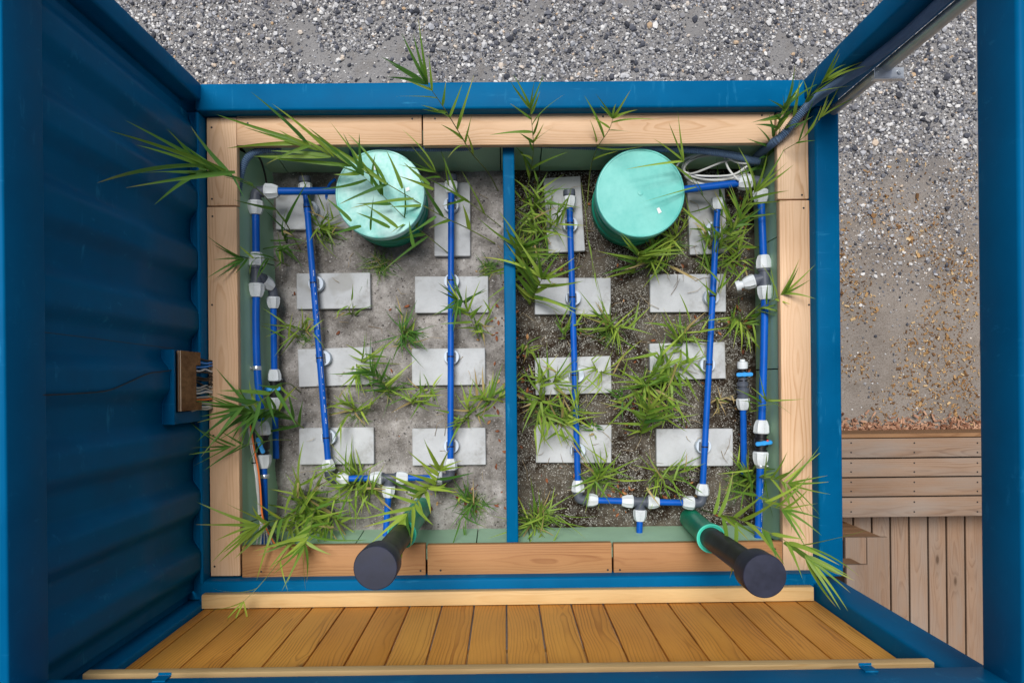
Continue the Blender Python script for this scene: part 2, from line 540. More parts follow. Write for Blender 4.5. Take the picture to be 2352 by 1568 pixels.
# posts
def post(x0, x1, y0, y1):
    return box('corner_post', x0, x1, y0, y1, 0.02, Z_TOP0 + .06, B, ct, .010, 3)
post(-1.59, -1.407, 1.330, 1.412)
post(-1.59, -1.407, -1.10, -1.006)
post(1.420, 1.590, 1.316, 1.412)
post(1.440, 1.592, -1.10, -.958)
# inner flange of the corrugated wall next to the posts
box('wall_flange', -1.52, -1.49, 1.20, 1.327, Z_RAIL, Z_TOP0, B, ct, .003)
box('wall_flange', -1.52, -1.49, -1.003, -.93, Z_RAIL, Z_TOP0, B, ct, .003)
box('wall_bead', -1.49, -1.475, 1.262, 1.276, Z_RAIL, Z_TOP0, B, ct, .004)
box('wall_bead', -1.49, -1.475, -.966, -.952, Z_RAIL, Z_TOP0, B, ct, .004)
# top rails
box('top_rail', -1.59, -1.418, -1.05, 1.36, Z_TOP0, Z_TOP1, B, ct, .008, 3)
box('top_rail', 1.480, 1.60, -1.05, 1.36, Z_TOP0, Z_TOP1, B, ct, .014, 3)
box('top_rail', -1.60, 1.60, -1.06, -.903, Z_TOP0 - .004, Z_TOP1 + .003, B, ct, .008, 3)
box('top_rail', -1.60, 1.60, 1.335, 1.42, Z_TOP0 - .004, Z_TOP1 + .003, B, ct, .008, 3)
# lower side walls and the sub-floor
box('side_panel', -1.43, 1.40, 1.375, 1.405, .05, 1.268, B, ct, 0)
box('side_panel', 1.54, 1.57, -.94, 1.32, .05, 1.268, B, ct, 0)
box('side_panel', -1.59, -1.56, -1.0, 1.328, .05, 1.298, B, ct, 0)
box('side_panel', -1.43, 1.445, -1.02, -.99, .05, 1.268, B, ct, 0)
box('floor_plate', -1.43, 1.45, -.95, 1.36, .72, .76, B, ct, 0)
# corrugated wall: trapezoid waves with rounded corners
def wave(y):
    ph = ((y - (878 - 318) / 490) / 0.2795) % 1.0          # 0 = crest towards the inside
    d = min(ph, 1 - ph) * 2
    u = min(1, max(0, (d - .22) / .52))
    u = u * u * (3 - 2 * u)
    return -1.424 - .038 * u
bm = bmesh.new()
ys = np.linspace(-.955, 1.268, 260)
cols = []
for y in ys:
    cols.append([(bm.verts.new((wave(y), y, z)), bm.verts.new((wave(y) - .004, y, z))) for z in (Z_RAIL - .003, 2.0, Z_TOP0 + .02)])
for a, b in zip(cols, cols[1:]):
    for k in range(2):
        bm.faces.new((a[k][0], b[k][0], b[k + 1][0], a[k + 1][0]))
        bm.faces.new((a[k][1], a[k + 1][1], b[k + 1][1], b[k][1]))
    bm.faces.new((a[0][0], a[0][1], b[0][1], b[0][0]))
link('corrugated_wall', mesh_bm(bm, 'corrugated_wall', True), ct, B)
# weld bead along the foot of the wall
tube('weld_bead', [(wave(y) + .003, y, Z_RAIL - .001) for y in ys[::2]], .004, B, ct, 6)
# divider between the two beds
box('divider_rail', .0, .057, -.80, 1.16, 1.215, 1.275, B, ct, .007, 3)
box('divider_plate', .018, .040, -.77, 1.12, .80, 1.213, B, ct, 0)
# cable box let into the wall
YBX0, YBX1 = UX(385, 975, -1.44).y, UX(385, 803, -1.44).y
bxz = UX(400, 880, -1.408).z
bm = bmesh.new()
ty = np.linspace(YBX0, YBX1, 40)
top = [(bm.verts.new((wave(y), y, bxz)), bm.verts.new((-1.408, y, bxz)), bm.verts.new((wave(y), y, bxz - .012)), bm.verts.new((-1.408, y, bxz - .012))) for y in ty]
for a, b in zip(top, top[1:]):
    bm.faces.new((a[0], a[1], b[1], b[0]))
    bm.faces.new((a[2], b[2], b[3], a[3]))
    bm.faces.new((a[1], a[3], b[3], b[1]))
bm.faces.new((top[0][0], top[0][2], top[0][3], top[0][1]))
bm.faces.new((top[-1][0], top[-1][1], top[-1][3], top[-1][2]))
link('box_flange', mesh_bm(bm, 'box_flange'), ct, B)
tube('weld_bead', [(wave(y) + .002, y, bxz + .001) for y in ty], .004, B, ct, 6)
box('box_cheek', -1.46, -1.426, YBX0, YBX0 + .006, Z_RAIL, bxz - .014, B, ct, 0)
box('box_cheek', -1.46, -1.426, YBX1 - .006, YBX1, Z_RAIL, bxz - .014, B, ct, 0)
box('box_front', -1.4255, -1.4205, YBX0 + .001, YBX0 + .05, Z_RAIL, bxz - .014, B, ct, 0)
box('box_front', -1.4255, -1.4205, YBX0 + .051, YBX1 - .001, bxz - .045, bxz - .014, B, ct, 0)
# brackets holding the cladding under the front top rail
for px in (405, 1960):
    p = U(px, 1552, 2.57)
    bm = bmesh.new()
    for (a0, a1, b0, b1, c0, c1) in ((-.020, .020, -.004, .0, -.045, .0), (-.020, .020, .0002, .008, -.048, -.0452)):
        vs = [bm.verts.new((x, y, z)) for x in (a0, a1) for y in (b0, b1) for z in (c0, c1)]
        for f in ((0, 1, 3, 2), (4, 6, 7, 5), (0, 4, 5, 1), (2, 3, 7, 6), (0, 2, 6, 4), (1, 5, 7, 3)):
            bm.faces.new([vs[i] for i in f])
    o = link('bracket', mesh_bm(bm, 'bracket'), ct, B)
    place(o, Matrix.Translation((p.x, -.898, 2.700)))

# ------------------------------------------------------------------ timber curb round the beds
cb = thing('timber_curb', 'pale planed timber planks framing the reed beds inside the blue rails', 'timber frame')
TH = .045
def plank(pxy0, pxy1, mat, z=Z_BEAM, th=TH, name='plank', parent=cb):
    a, b = U(*pxy0, z), U(*pxy1, z)
    return box(name, min(a.x, b.x), max(a.x, b.x), min(a.y, b.y), max(a.y, b.y), z - th, z, mat, parent, .004, 2)
g = 1.2
plank((474, 270), (545, 473 - g), M['curb']); plank((475, 474 + g), (552, 1322), M['curb'])
plank((542 + g, 264), (970 - g, 331), M['curb']); plank((970 + g, 261), (1781 - g, 328), M['curb'])
plank((1784, 258), (1858, 458 - g), M['curb']); plank((1790, 459 + g), (1868, 1309), M['curb'])
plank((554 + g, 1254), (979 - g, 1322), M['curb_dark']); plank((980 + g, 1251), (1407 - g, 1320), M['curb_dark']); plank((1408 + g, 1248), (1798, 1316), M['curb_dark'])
# screw heads
scr = lathe_mesh([(-.002, .005), (.0, .005), (.0012, .0045), (.0013, .002)], 10)
for (px, py) in ((486, 293), (487, 457), (488, 497), (487, 700), (490, 1000), (493, 1300), (569, 283), (947, 273), (999, 273), (1385, 268), (1750, 265), (1846, 275), (1842, 448), (1846, 478), (1858, 700), (1858, 1290), (600, 1312), (966, 1310), (1012, 1309), (1396, 1308), (1424, 1308), (1780, 1260)):
    o = link('screw', scr, cb, M['black'])
    place(o, dir_mat(U(px, py, Z_BEAM) + Vector((0, 0, .0005)), (0, 0, 1)))

# ------------------------------------------------------------------ green foam lining
fm = thing('foam_lining', 'pale green foam boards lining the sides of the sunken reed beds', 'foam lining')
def quad_slab(name, a0, a1, b1, b0, out, th, m, parent):
    """slab between the top edge a0-a1 and the foot b0-b1, thickened towards out"""
    out = Vector(out) * th
    v = [Vector(p) for p in (a0, a1, b1, b0)]
    bm = bmesh.new()
    f = [bm.verts.new(p) for p in v] + [bm.verts.new(p + out) for p in v]
    for q in ((0, 1, 2, 3), (7, 6, 5, 4), (0, 4, 5, 1), (1, 5, 6, 2), (2, 6, 7, 3), (3, 7, 4, 0)):
        bm.faces.new([f[i] for i in q])
    bmesh.ops.recalc_face_normals(bm, faces=bm.faces)
    return link(name, mesh_bm(bm, name), parent, m)
zt, zb = 1.302, .86
gp = .003
xl0, xl1 = U(549, 784, 1.30).x - .012, U(640, 784, .95).x
yb0, yb1 = 1.172, U(900, 400, .95).y
xr0, xr1 = U(1784, 784, 1.30).x + .012, U(1735, 784, .95).x
yf0, yf1 = U(1160, 1252, 1.30).y - .012, U(1160, 1209, .95).y
def cuts(lo, hi, inner): return list(zip([lo] + inner, inner + [hi]))
for a, b in cuts(-.80, 1.15, [U(580, 1190, 1.1).y, U(560, 600, 1.1).y]):
    quad_slab('foam_board', (xl0, a + gp, zt), (xl0, b - gp, zt), (xl1, b - gp, zb), (xl1, a + gp, zb), (-1, 0, 0), .05, M['foam'], fm)
for a, b in cuts(-.80, 1.15, [U(1770, 848, 1.1).y, U(1770, 560, 1.1).y]):
    quad_slab('foam_board', (xr0, a + gp, zt), (xr0, b - gp, zt), (xr1, b - gp, zb), (xr1, a + gp, zb), (1, 0, 0), .05, M['foam'], fm)
for a, b in cuts(-1.28, 1.315, [U(655, 400, 1.0).x, U(1150, 400, 1.0).x, U(1240, 400, 1.0).x]):
    quad_slab('foam_board', (a + gp, yb0, zt), (b - gp, yb0, zt), (b - gp, yb1, zb), (a + gp, yb1, zb), (0, 1, 0), .05, M['foam'], fm)
for a, b in cuts(-1.28, 1.315, [U(825, 1230, 1.1).x, U(1096, 1230, 1.1).x, U(1216, 1230, 1.1).x]):
    quad_slab('foam_board', (a + gp, yf0, zt), (b - gp, yf0, zt), (b - gp, yf1, zb), (a + gp, yf1, zb), (0, -1, 0), .05, M['foam'], fm)
# thin backing behind the joints
box('backing', -1.36, -1.34, -.85, 1.2, .78, 1.30, M['seam'], fm, 0); box('backing', 1.372, 1.392, -.85, 1.2, .78, 1.30, M['seam'], fm, 0)
box('backing', -1.33, 1.37, 1.226, 1.24, .78, 1.30, M['seam'], fm, 0); box('backing', -1.33, 1.37, -.86, -.842, .78, 1.30, M['seam'], fm, 0)
# a thick rounded foam lip where the side board bulges inwards
# ------------------------------------------------------------------ the beds
def bed(name, x0, x1, y0, y1, m, amp, seed):
    nx, ny = int((x1 - x0) / .011), int((y1 - y0) / .011)
    X, Y = np.meshgrid(np.linspace(x0, x1, nx + 1), np.linspace(y0, y1, ny + 1))
    Zs = np.empty(X.shape)
    for i in range(ny + 1):
        for j in range(nx + 1):
            p = Vector((X[i, j], Y[i, j], seed))
            Zs[i, j] = Z_FLOOR + amp * (mnoise.fractal(p * 6.0, 1.0, 2.0, 4) * .7 + mnoise.noise(p * 45) * .25)
    V = np.stack([X, Y, Zs], -1).reshape(-1, 3)
    idx = np.arange((nx + 1) * (ny + 1)).reshape(ny + 1, nx + 1)
    F = np.stack([idx[:-1, :-1], idx[:-1, 1:], idx[1:, 1:], idx[1:, :-1]], -1).reshape(-1, 4)
    me = bpy.data.meshes.new(name)
    me.from_pydata(V.tolist(), [], F.tolist())
    me.polygons.foreach_set('use_smooth', [True] * len(me.polygons))
    o = link(name, me, None, m)
    tag(o, kind='structure')
    def h(x, y):
        i = min(ny, max(0, int(round((y - y0) / (y1 - y0) * ny)))); j = min(nx, max(0, int(round((x - x0) / (x1 - x0) * nx))))
        return Zs[i, j]
    return h
hL = bed('sand_bed', -1.28, .019, -.80, 1.155, M['sand'], .021, 3.1)
hR = bed('soil_bed', .039, 1.36, -.80, 1.155, M['soil'], .013, 8.7)
def hz(x, y): return hL(x, y) if x < .02 else hR(x, y)

# scattered stones: one mesh each, every stone its own geometry
def base_stone(kind):
    bm = bmesh.new()
    if kind == 'ico': bmesh.ops.create_icosphere(bm, subdivisions=1, radius=1)
    elif kind == 'oct':
        v = [bm.verts.new(p) for p in ((1, 0, 0), (0, 1, 0), (-1, 0, 0), (0, -1, 0), (0, 0, 1), (0, 0, -1))]
        for a in range(4):
            bm.faces.new((v[a], v[(a + 1) % 4], v[4])); bm.faces.new((v[(a + 1) % 4], v[a], v[5]))
    else:
        bmesh.ops.create_cube(bm, size=2)
        bmesh.ops.triangulate(bm, faces=bm.faces)
    bm.verts.ensure_lookup_table(); bm.verts.index_update()
    V = np.array([v.co for v in bm.verts]); F = np.array([[v.index for v in f.verts] for f in bm.faces])
    bm.free()
    return V, F
def scatter(name, pts, sizes, m, kind='ico', flat=(.55, .8), elong=(.7, 1.0), jitter=.22, tilt=.5, label=None, sink=.25, smooth=False):
    V0, F0 = base_stone(kind)
    n, nv, nf = len(pts), len(V0), len(F0)
    V = np.repeat(V0[None], n, 0)
    V = V * (1 + RNG.uniform(-jitter, jitter, (n, nv, 1))) + RNG.uniform(-jitter * .4, jitter * .4, (n, nv, 3))
    sc = np.stack([np.ones(n), RNG.uniform(*elong, n), RNG.uniform(*flat, n)], -1) * sizes[:, None]
    V = V * sc[:, None, :]
    a = RNG.uniform(0, 2 * np.pi, n); b = RNG.normal(0, tilt * .5, n); c = RNG.normal(0, tilt * .5, n)
    y, z = V[..., 1].copy(), V[..., 2].copy()
    V[..., 1] = y * np.cos(b)[:, None] - z * np.sin(b)[:, None]; V[..., 2] = y * np.sin(b)[:, None] + z * np.cos(b)[:, None]
    x, z = V[..., 0].copy(), V[..., 2].copy()
    V[..., 0] = x * np.cos(c)[:, None] + z * np.sin(c)[:, None]; V[..., 2] = -x * np.sin(c)[:, None] + z * np.cos(c)[:, None]
    x, y = V[..., 0].copy(), V[..., 1].copy()
    V[..., 0] = x * np.cos(a)[:, None] - y * np.sin(a)[:, None]; V[..., 1] = x * np.sin(a)[:, None] + y * np.cos(a)[:, None]
    P = np.array(pts, float)
    P[:, 2] += sizes * np.mean(flat) * (1 - 2 * sink)
    V += P[:, None, :]
    F = F0[None] + (np.arange(n) * nv)[:, None, None]
    V = V.reshape(-1, 3); F = F.reshape(-1, 3)
    me = bpy.data.meshes.new(name)
    me.vertices.add(len(V)); me.vertices.foreach_set('co', V.ravel())
    me.loops.add(F.size); me.loops.foreach_set('vertex_index', F.ravel().astype(np.int32))
    me.polygons.add(len(F)); me.polygons.foreach_set('loop_start', np.arange(0, F.size, 3, dtype=np.int32))
    me.update(calc_edges=True)
    me.validate()
    if not smooth: me.polygons.foreach_set('use_smooth', [False] * len(me.polygons))
    o = link(name, me, None, m)
    tag(o, label, None, None, 'stuff')
    return o
def field(x, y, s, seed):
    return mnoise.fractal(Vector((x * s, y * s, seed)), 1.0, 2.0, 3)
# --- yard gravel
pts, sz = [], []
def in_box(x, y):        # under the container or the deck: nothing to scatter
    return -1.6 < x < 1.56 and -1.05 < y < 1.40
for _ in range(92000):
    x, y = RNG.uniform(-2.95, 3.1), RNG.uniform(1.45, 3.0)
    f = field(x, y, 1.3, 2.0)
    if f < -.32 and RNG.random() < .8: continue
    s = float(np.clip(RNG.lognormal(-5.3, .55), .0025, .025))
    pts.append((x, y, 0)); sz.append(s)
for _ in range(30000):
    x, y = RNG.uniform(1.56, 3.1), RNG.uniform(-.6, 1.45)
    f = field(x, y, 1.8, 4.0)
    dens = np.clip((y - .40) / 1.0, .05, 1.0) * (1.0 if f > -.1 else .35)
    if RNG.random() > dens: continue
    s = float(np.clip(RNG.lognormal(-5.45, .52), .0024, .022))
    pts.append((x, y, 0)); sz.append(s)
scatter('gravel', pts, np.array(sz), M['gravel'], 'ico', (.5, .85), (.6, 1.0), .25, .7)
# --- wood chips and bark on the side yard
pts, sz = [], []
for _ in range(13000):
    x, y = RNG.uniform(1.56, 3.1), RNG.uniform(-.62, 1.55)
    f = field(x, y, 2.6, 9.0)
    dens = np.clip(.42 + f * 2.2 + (x - 2.2) * .25, 0.03, 1) * np.clip((1.55 - y) / .9, 0, 1)
    if RNG.random() > dens * .75: continue
    pts.append((x, y, .004)); sz.append(float(np.clip(RNG.lognormal(-5.15, .42), .0025, .016)))
scatter('wood_chips', pts, np.array(sz), M['chips'], 'cube', (.12, .3), (.25, .6), .12, .6, sink=.1)
pts, sz = [], []
yd = U(2100, 1000, .2).y
for _ in range(1500):
    x = RNG.uniform(1.6, 3.1)
    y = yd + abs(RNG.normal(0, .055)) - .02
    if RNG.random() > np.clip((x - 1.6) / .5, .25, 1): continue
    pts.append((x, y, .006 + abs(RNG.normal(0, .012)))); sz.append(float(RNG.uniform(.006, .018)))
scatter('bark_chips', pts, np.array(sz), M['bark'], 'cube', (.08, .2), (.25, .5), .15, .9, sink=.1)
# --- beds
SLABS = [  # four corners in the picture (top edge z = .985)
 ((633, 446), (803, 446), (803, 527), (633, 527)), ((997, 419), (1080, 419), (1080, 588), (998, 588)),
 ((681, 628), (850, 626), (851, 707), (681, 711)), ((953, 635), (1121, 634), (1122, 718), (953, 718)),
 ((683, 802), (853, 796), (856, 883), (687, 888)), ((946, 801), (1114, 799), (1115, 884), (946, 885)),
 ((687, 983), (858, 981), (859, 1065), (687, 1067)), ((947, 984), (1115, 982), (1116, 1067), (947, 1069)),
 ((1249, 409), (1334, 404), (1343, 577), (1258, 581)), ((1582, 415), (1668, 412), (1667, 583), (1581, 584)),
 ((1229, 638), (1403, 638), (1403, 722), (1228, 722)), ((1494, 630), (1667, 629), (1668, 717), (1493, 716)),
 ((1229, 822), (1403, 817), (1405, 903), (1230, 906)), ((1491, 789), (1665, 785), (1668, 870), (1494, 872)),
 ((1231, 975), (1404, 976), (1405, 1063), (1231, 1062)), ((1507, 985), (1683, 984), (1684, 1070), (1509, 1070)),
]
ZS = .985
slab_c = []
for q in SLABS:
    p = [U(x, y, ZS) for x, y in q]
    slab_c.append((sum(p, Vector()) / 4, ((p[1] - p[0]).length + (p[2] - p[3]).length) / 2, ((p[3] - p[0]).length + (p[2] - p[1]).length) / 2, math.atan2((p[1] - p[0]).y, (p[1] - p[0]).x)))
def on_slab(x, y, mrg=.004):
    for c, w, h, a in slab_c:
        dx, dy = x - c.x, y - c.y
        u, v = dx * math.cos(a) + dy * math.sin(a), -dx * math.sin(a) + dy * math.cos(a)
        if abs(u) < w / 2 + mrg and abs(v) < h / 2 + mrg: return True
    return False
pts, sz = [], []
while len(pts) < 6500:
    x, y = RNG.uniform(-1.22, .008), RNG.uniform(-.76, 1.11)
    if on_slab(x, y): continue
    pts.append((x, y, hL(x, y))); sz.append(float(np.clip(RNG.lognormal(-5.9, .4), .0012, .011)))
scatter('sand_pebbles', pts, np.array(sz), M['pebble'], 'oct', (.5, .8), (.6, 1), .25, .6)
pts, sz = [], []
while len(pts) < 30000:
    x, y = RNG.uniform(.04, 1.31), RNG.uniform(-.76, 1.11)
    if on_slab(x, y): continue
    f = field(x, y, 4.0, 21.0)
    if f < -.02 and RNG.random() < .60: continue
    pts.append((x, y, hR(x, y))); sz.append(float(np.clip(RNG.lognormal(-5.85, .3), .0015, .006)))
scatter('soil_granules', pts, np.array(sz), M['granule'], 'oct', (.5, .9), (.6, 1), .2, .6)
# --- dry leaves lying in the beds
pts, sz = [], []
for _ in range(330):
    if RNG.random() < .72: x, y = RNG.uniform(.06, 1.29), RNG.uniform(-.74, 1.1)
    else: x, y = RNG.uniform(-1.15, 0), RNG.uniform(-.74, .6)
    if RNG.random() < .45:
        ex = [(.08, RNG.uniform(-.7, .9)), (1.27, RNG.uniform(-.7, 1.0)), (RNG.uniform(.6, 1.0), -.62), (.62, -.6), (-.03, RNG.uniform(-.7, .5)), (-.2, -.6)][RNG.integers(6)]
        x, y = ex[0] + RNG.normal(0, .03), ex[1] + RNG.normal(0, .03)
    if on_slab(x, y) or not -1.18 < x < 1.3 or -.03 < x < .06 and False: continue
    pts.append((x, y, hz(x, y) + .004)); sz.append(float(RNG.uniform(.005, .016)))
def leaf_litter(pts, sz):
    bm = bmesh.new()
    for (x, y, z), s in zip(pts, sz):
        Mx = Matrix.Translation((x, y, z)) @ Matrix.Rotation(RNG.uniform(0, 6.28), 4, 'Z') @ Matrix.Rotation(RNG.normal(0, .4), 4, 'X')
        row = []
        for k, (u, w) in enumerate(((-1, .04), (-.45, .42), (.25, .45), (1, .03))):
            c = .35 * u * u * RNG.uniform(.3, 1)
            row.append([bm.verts.new(Mx @ (Vector((u, q * w, c + .25 * abs(q))) * s)) for q in (-1, 0, 1)])
        for a, b in zip(row, row[1:]):
            for k in range(2): bm.faces.new((a[k], b[k], b[k + 1], a[k + 1]))
    o = link('fallen_leaves', mesh_bm(bm, 'fallen_leaves', True), None, M['deadleaf'])
    tag(o, kind='stuff')
leaf_litter(pts, sz)

bm = bmesh.new()
for _ in range(170):
    x, y = (RNG.uniform(.06, 1.28), RNG.uniform(-.74, 1.08)) if RNG.random() < .7 else (RNG.uniform(-1.15, 0), RNG.uniform(-.74, 1.0))
    z = hz(x, y) + .006 + (.04 if on_slab(x, y, .06) else 0)
    a, L = RNG.uniform(0, 6.28), RNG.uniform(.03, .13)
    d = Vector((math.cos(a), math.sin(a), RNG.normal(0, .08))); n_ = Vector((-d.y, d.x, 0)) * RNG.normal(0, .15)
    p = Vector((x, y, z))
    add_tube(bm, [p, p + d * L * .5 + n_ * L, p + d * L], [.0013, .0011, .0005], 4)
tag(link('dry_straw', mesh_bm(bm, 'dry_straw', True), None, M['straw']), kind='stuff')

# ------------------------------------------------------------------ paving slabs
SL = ['grey paving slab half under the feed pipe beside the dappled lid, sandy bed', 'grey upright-laid slab between the dappled lid and the blue divider, sandy bed',
 'grey slab below the dappled lid, on the tilted pipe, sandy bed second row', 'grey slab with pipe disc at its middle top, second row beside the divider, sandy bed',
 'slightly turned grey slab on the tilted pipe, sandy bed third row', 'grey slab under the straight pipe, sandy bed third row beside the divider',
 'grey slab above the pipe elbow, lowest row of the sandy bed, tilted pipe', 'grey slab in the lowest row of the sandy bed beside the divider',
 'turned narrow-end slab under a black pipe end cap, dark soil bed near divider', 'narrow-end slab partly hidden by reeds between the plain lid and foam lining',
 'grey slab with reeds over one corner, dark soil bed second row near divider', 'clear grey slab below the plain lid near the wall pipe, dark soil bed second row',
 'grey slab crossed by thin reed blades, dark soil bed third row near divider', 'grey slab partly covered by green reeds, dark soil bed third row near the stub valve',
 'grey slab beside a small broad-leaved weed, lowest row of dark soil bed near divider', 'bare grey slab in the lowest row of the dark soil bed near the stub valve']
for (c, w, h, a), lb in zip(slab_c, SL):
    o = link('paving_slab', box_mesh(w, h, .05, .003, 1), None, M['slab'])
    place(o, Matrix.Translation((c.x, c.y, ZS - .025)) @ Matrix.Rotation(a, 4, 'Z') @ Matrix.Rotation(random.gauss(0, .012), 4, 'X') @ Matrix.Rotation(random.gauss(0, .008), 4, 'Y'))
    tag(o, lb, 'paving slab', 'paving slabs carrying the blue pipes')

# ------------------------------------------------------------------ pipe fittings
NUT = {}
def nut_mesh(r):
    k = round(r, 4)
    if k not in NUT:
        L = r * 3.7
        def rib(kk, x):
            return 1.12 if kk % 4 == 0 and .12 * L < x < .93 * L else 1.0
        NUT[k] = lathe_mesh([(0, r * 1.75), (.04 * L, r * 2.0), (.16 * L, r * 2.02), (.19 * L, r * 1.93), (.55 * L, r * 1.88), (.88 * L, r * 1.52), (.99 * L, r * 1.42), (L, r * 1.3)], 32, rib, 28)
    return NUT[k]
def nut(p, d, r, parent):
    """pale compression nut: p is its wide end, d points along the pipe"""
    o = link('nut', nut_mesh(r), parent, M['nut'])
    return place(o, dir_mat(p, d, random.random()))
def sleeve(bm, p, d, r, L):
    d = Vector(d).normalized()
    p = Vector(p)
    prof = [(0, 1.35), (.25, 1.35), (.27, 1.62), (.40, 1.62), (.42, 1.45), (.80, 1.5), (.82, 1.75), (1.0, 1.75)]
    add_tube(bm, [p + d * L * x for x, _ in prof], [r * q for _, q in prof], 18)
def elbow(p, d1, d2, r, parent, L=None):
    """slate elbow at corner p with arms along d1 and d2; returns ends"""
    L = L or r * 2.5
    p, d1, d2 = Vector(p), Vector(d1).normalized(), Vector(d2).normalized()
    bm = bmesh.new()
    a, b = p + d1 * r * 1.5, p + d2 * r * 1.5
    arc = [a * (1 - t) ** 2 + p * 2 * t * (1 - t) + b * t * t for t in np.linspace(0, 1, 9)]
    add_tube(bm, [a + d1 * r * .4] + arc + [b + d2 * r * .4], r * 1.45, 18)
    for q, d in ((a, d1), (b, d2)):
        add_tube(bm, [q + d * r * .2, q + d * r * .55, q + d * r * .6, q + d * (L - r * 1.5)], [r * 1.5, r * 1.5, r * 1.72, r * 1.72], 18)
    bmesh.ops.translate(bm, vec=-p, verts=bm.verts)
    o = link('elbow', auto_smooth(mesh_bm(bm, 'elbow'), 35), parent, M['fit'])
    place(o, Matrix.Translation(p))
    return p + d1 * L, p + d2 * L
def tee(p, d, db, r, parent, L=None, Lb=None):
    L = L or r * 2.3; Lb = Lb or r * 2.5
    p, d, db = Vector(p), Vector(d).normalized(), Vector(db).normalized()
    bm = bmesh.new()
    prof = [(-1, 1.72), (-.72, 1.72), (-.70, 1.45), (.70, 1.45), (.72, 1.72), (1, 1.72)]
    add_tube(bm, [d * L * x for x, _ in prof], [r * q for _, q in prof], 18)
    prof = [(0, 1.4), (.68, 1.4), (.70, 1.68), (1, 1.68)]
    add_tube(bm, [db * Lb * x for x, _ in prof], [r * q for _, q in prof], 18)
    o = link('tee', auto_smooth(mesh_bm(bm, 'tee'), 35), parent, M['fit'])
    place(o, Matrix.Translation(p))
    return p - d * L, p + d * L, p + db * Lb
def endcap(p, d, r, parent):
    d = Vector(d).normalized()
    def rib(k, x): return .88 if (k // 2) % 3 == 0 and x > r * .8 else 1.0
    o = link('end_cap', lathe_mesh([(0, r * 1.75), (r * .5, r * 1.75), (r * .55, r * 1.98), (r * 2.2, r * 1.92), (r * 2.4, r * 1.6), (r * 2.4, r * 1.1), (r * 1.9, r * 1.0)], 24, rib, 30), parent, M['fit'])
    return place(o, dir_mat(p, d))
def straight(a, b, r, parent, name='pipe'):
    a, b = Vector(a), Vector(b)
    k = max(2, int((b - a).length / .25))
    return tube(name, [a.lerp(b, i / k) for i in range(k + 1)], r, M['pipe'], parent, 18)
def bent(ps, r, parent):
    return tube('pipe', spline(ps, 6), r, M['pipe'], parent, 18)
def tie(p, d, r, parent):
    d = Vector(d).normalized()
    o = link('cable_tie', lathe_mesh([(-.003, r * 1.02), (-.003, r * 1.09), (.003, r * 1.09), (.003, r * 1.02)], 18), parent, M['black'])
    return place(o, dir_mat(p, d))
def clamp(p, d, r, parent, side):
    o = link('pipe_clamp', lathe_mesh([(-.01, r * 1.03), (-.01, r * 1.16), (-.008, r * 1.2), (.008, r * 1.2), (.01, r * 1.16), (.01, r * 1.03)], 20), parent, M['zinc'])
    place(o, dir_mat(p, d))
    bm = bmesh.new()
    s = Vector(side).normalized()
    add_tube(bm, [s * r * 1.0, s * r * 2.0], .004, 8); add_tube(bm, [s * r * 1.45, s * r * 1.75], .008, 6)
    b = link('bolt', mesh_bm(bm, 'bolt'), o, M['zinc'])
    b.matrix_basis = o.matrix_basis.to_3x3().inverted().to_4x4()
def valve(p, d, r, parent, hdir, hm=True):
    """black ball valve with a bright blue lever"""
    d = Vector(d).normalized(); p = Vector(p)
    body = link('valve_body', lathe_mesh([(-r * 2.6, r * 1.65), (-r * 2.0, r * 1.65), (-r * 1.9, r * 1.4), (-r * 1.3, r * 1.4), (-r * 1.1, r * 1.85), (r * 1.1, r * 1.85), (r * 1.3, r * 1.4), (r * 1.9, r * 1.4), (r * 2.0, r * 1.65), (r * 2.6, r * 1.65)], 20), parent, M['black'])
    place(body, dir_mat(p, d))
    hd = Vector(hdir).normalized()
    t = p + Vector((0, 0, r * 2.1))
    st = tube('valve_stem', [p + Vector((0, 0, r)), t + Vector((0, 0, .004))], r * .7, M['black'], parent, 12)
    bm = bmesh.new()
    L, w, h = .042, .0125, .011
    outl = [(-L, .6), (-L * .8, 1.0), (-L * .25, .85), (0, 1.15), (L * .25, .85), (L * .8, 1.0), (L, .6)]
    lo = [[bm.verts.new((x, s * w * q, 0)) for s in (-1, 1)] for x, q in outl]
    hi = [[bm.verts.new((x, s * w * q * .72, h)) for s in (-1, 1)] for x, q in outl]
    for A, Bv in ((lo, lo[1:]), (hi, hi[1:])):
        for a, b in zip(A, Bv): bm.faces.new((a[0], b[0], b[1], a[1]))
    for i in range(len(outl) - 1):
        for s in (0, 1): bm.faces.new((lo[i][s], lo[i + 1][s], hi[i + 1][s], hi[i][s]))
    for i in (0, -1): bm.faces.new((lo[i][0], lo[i][1], hi[i][1], hi[i][0]))
    bmesh.ops.recalc_face_normals(bm, faces=bm.faces)
    bmesh.ops.bevel(bm, geom=bm.edges[:], offset=.002, segments=2, affect='EDGES')
    o = link('valve_handle', auto_smooth(mesh_bm(bm, 'valve_handle'), 40), parent, M['valve'])
    place(o, dir_mat(t, hd))
def seg(px0, px1, z0, z1=None):
    return U(*px0, z0), U(*px1, z0 if z1 is None else z1)

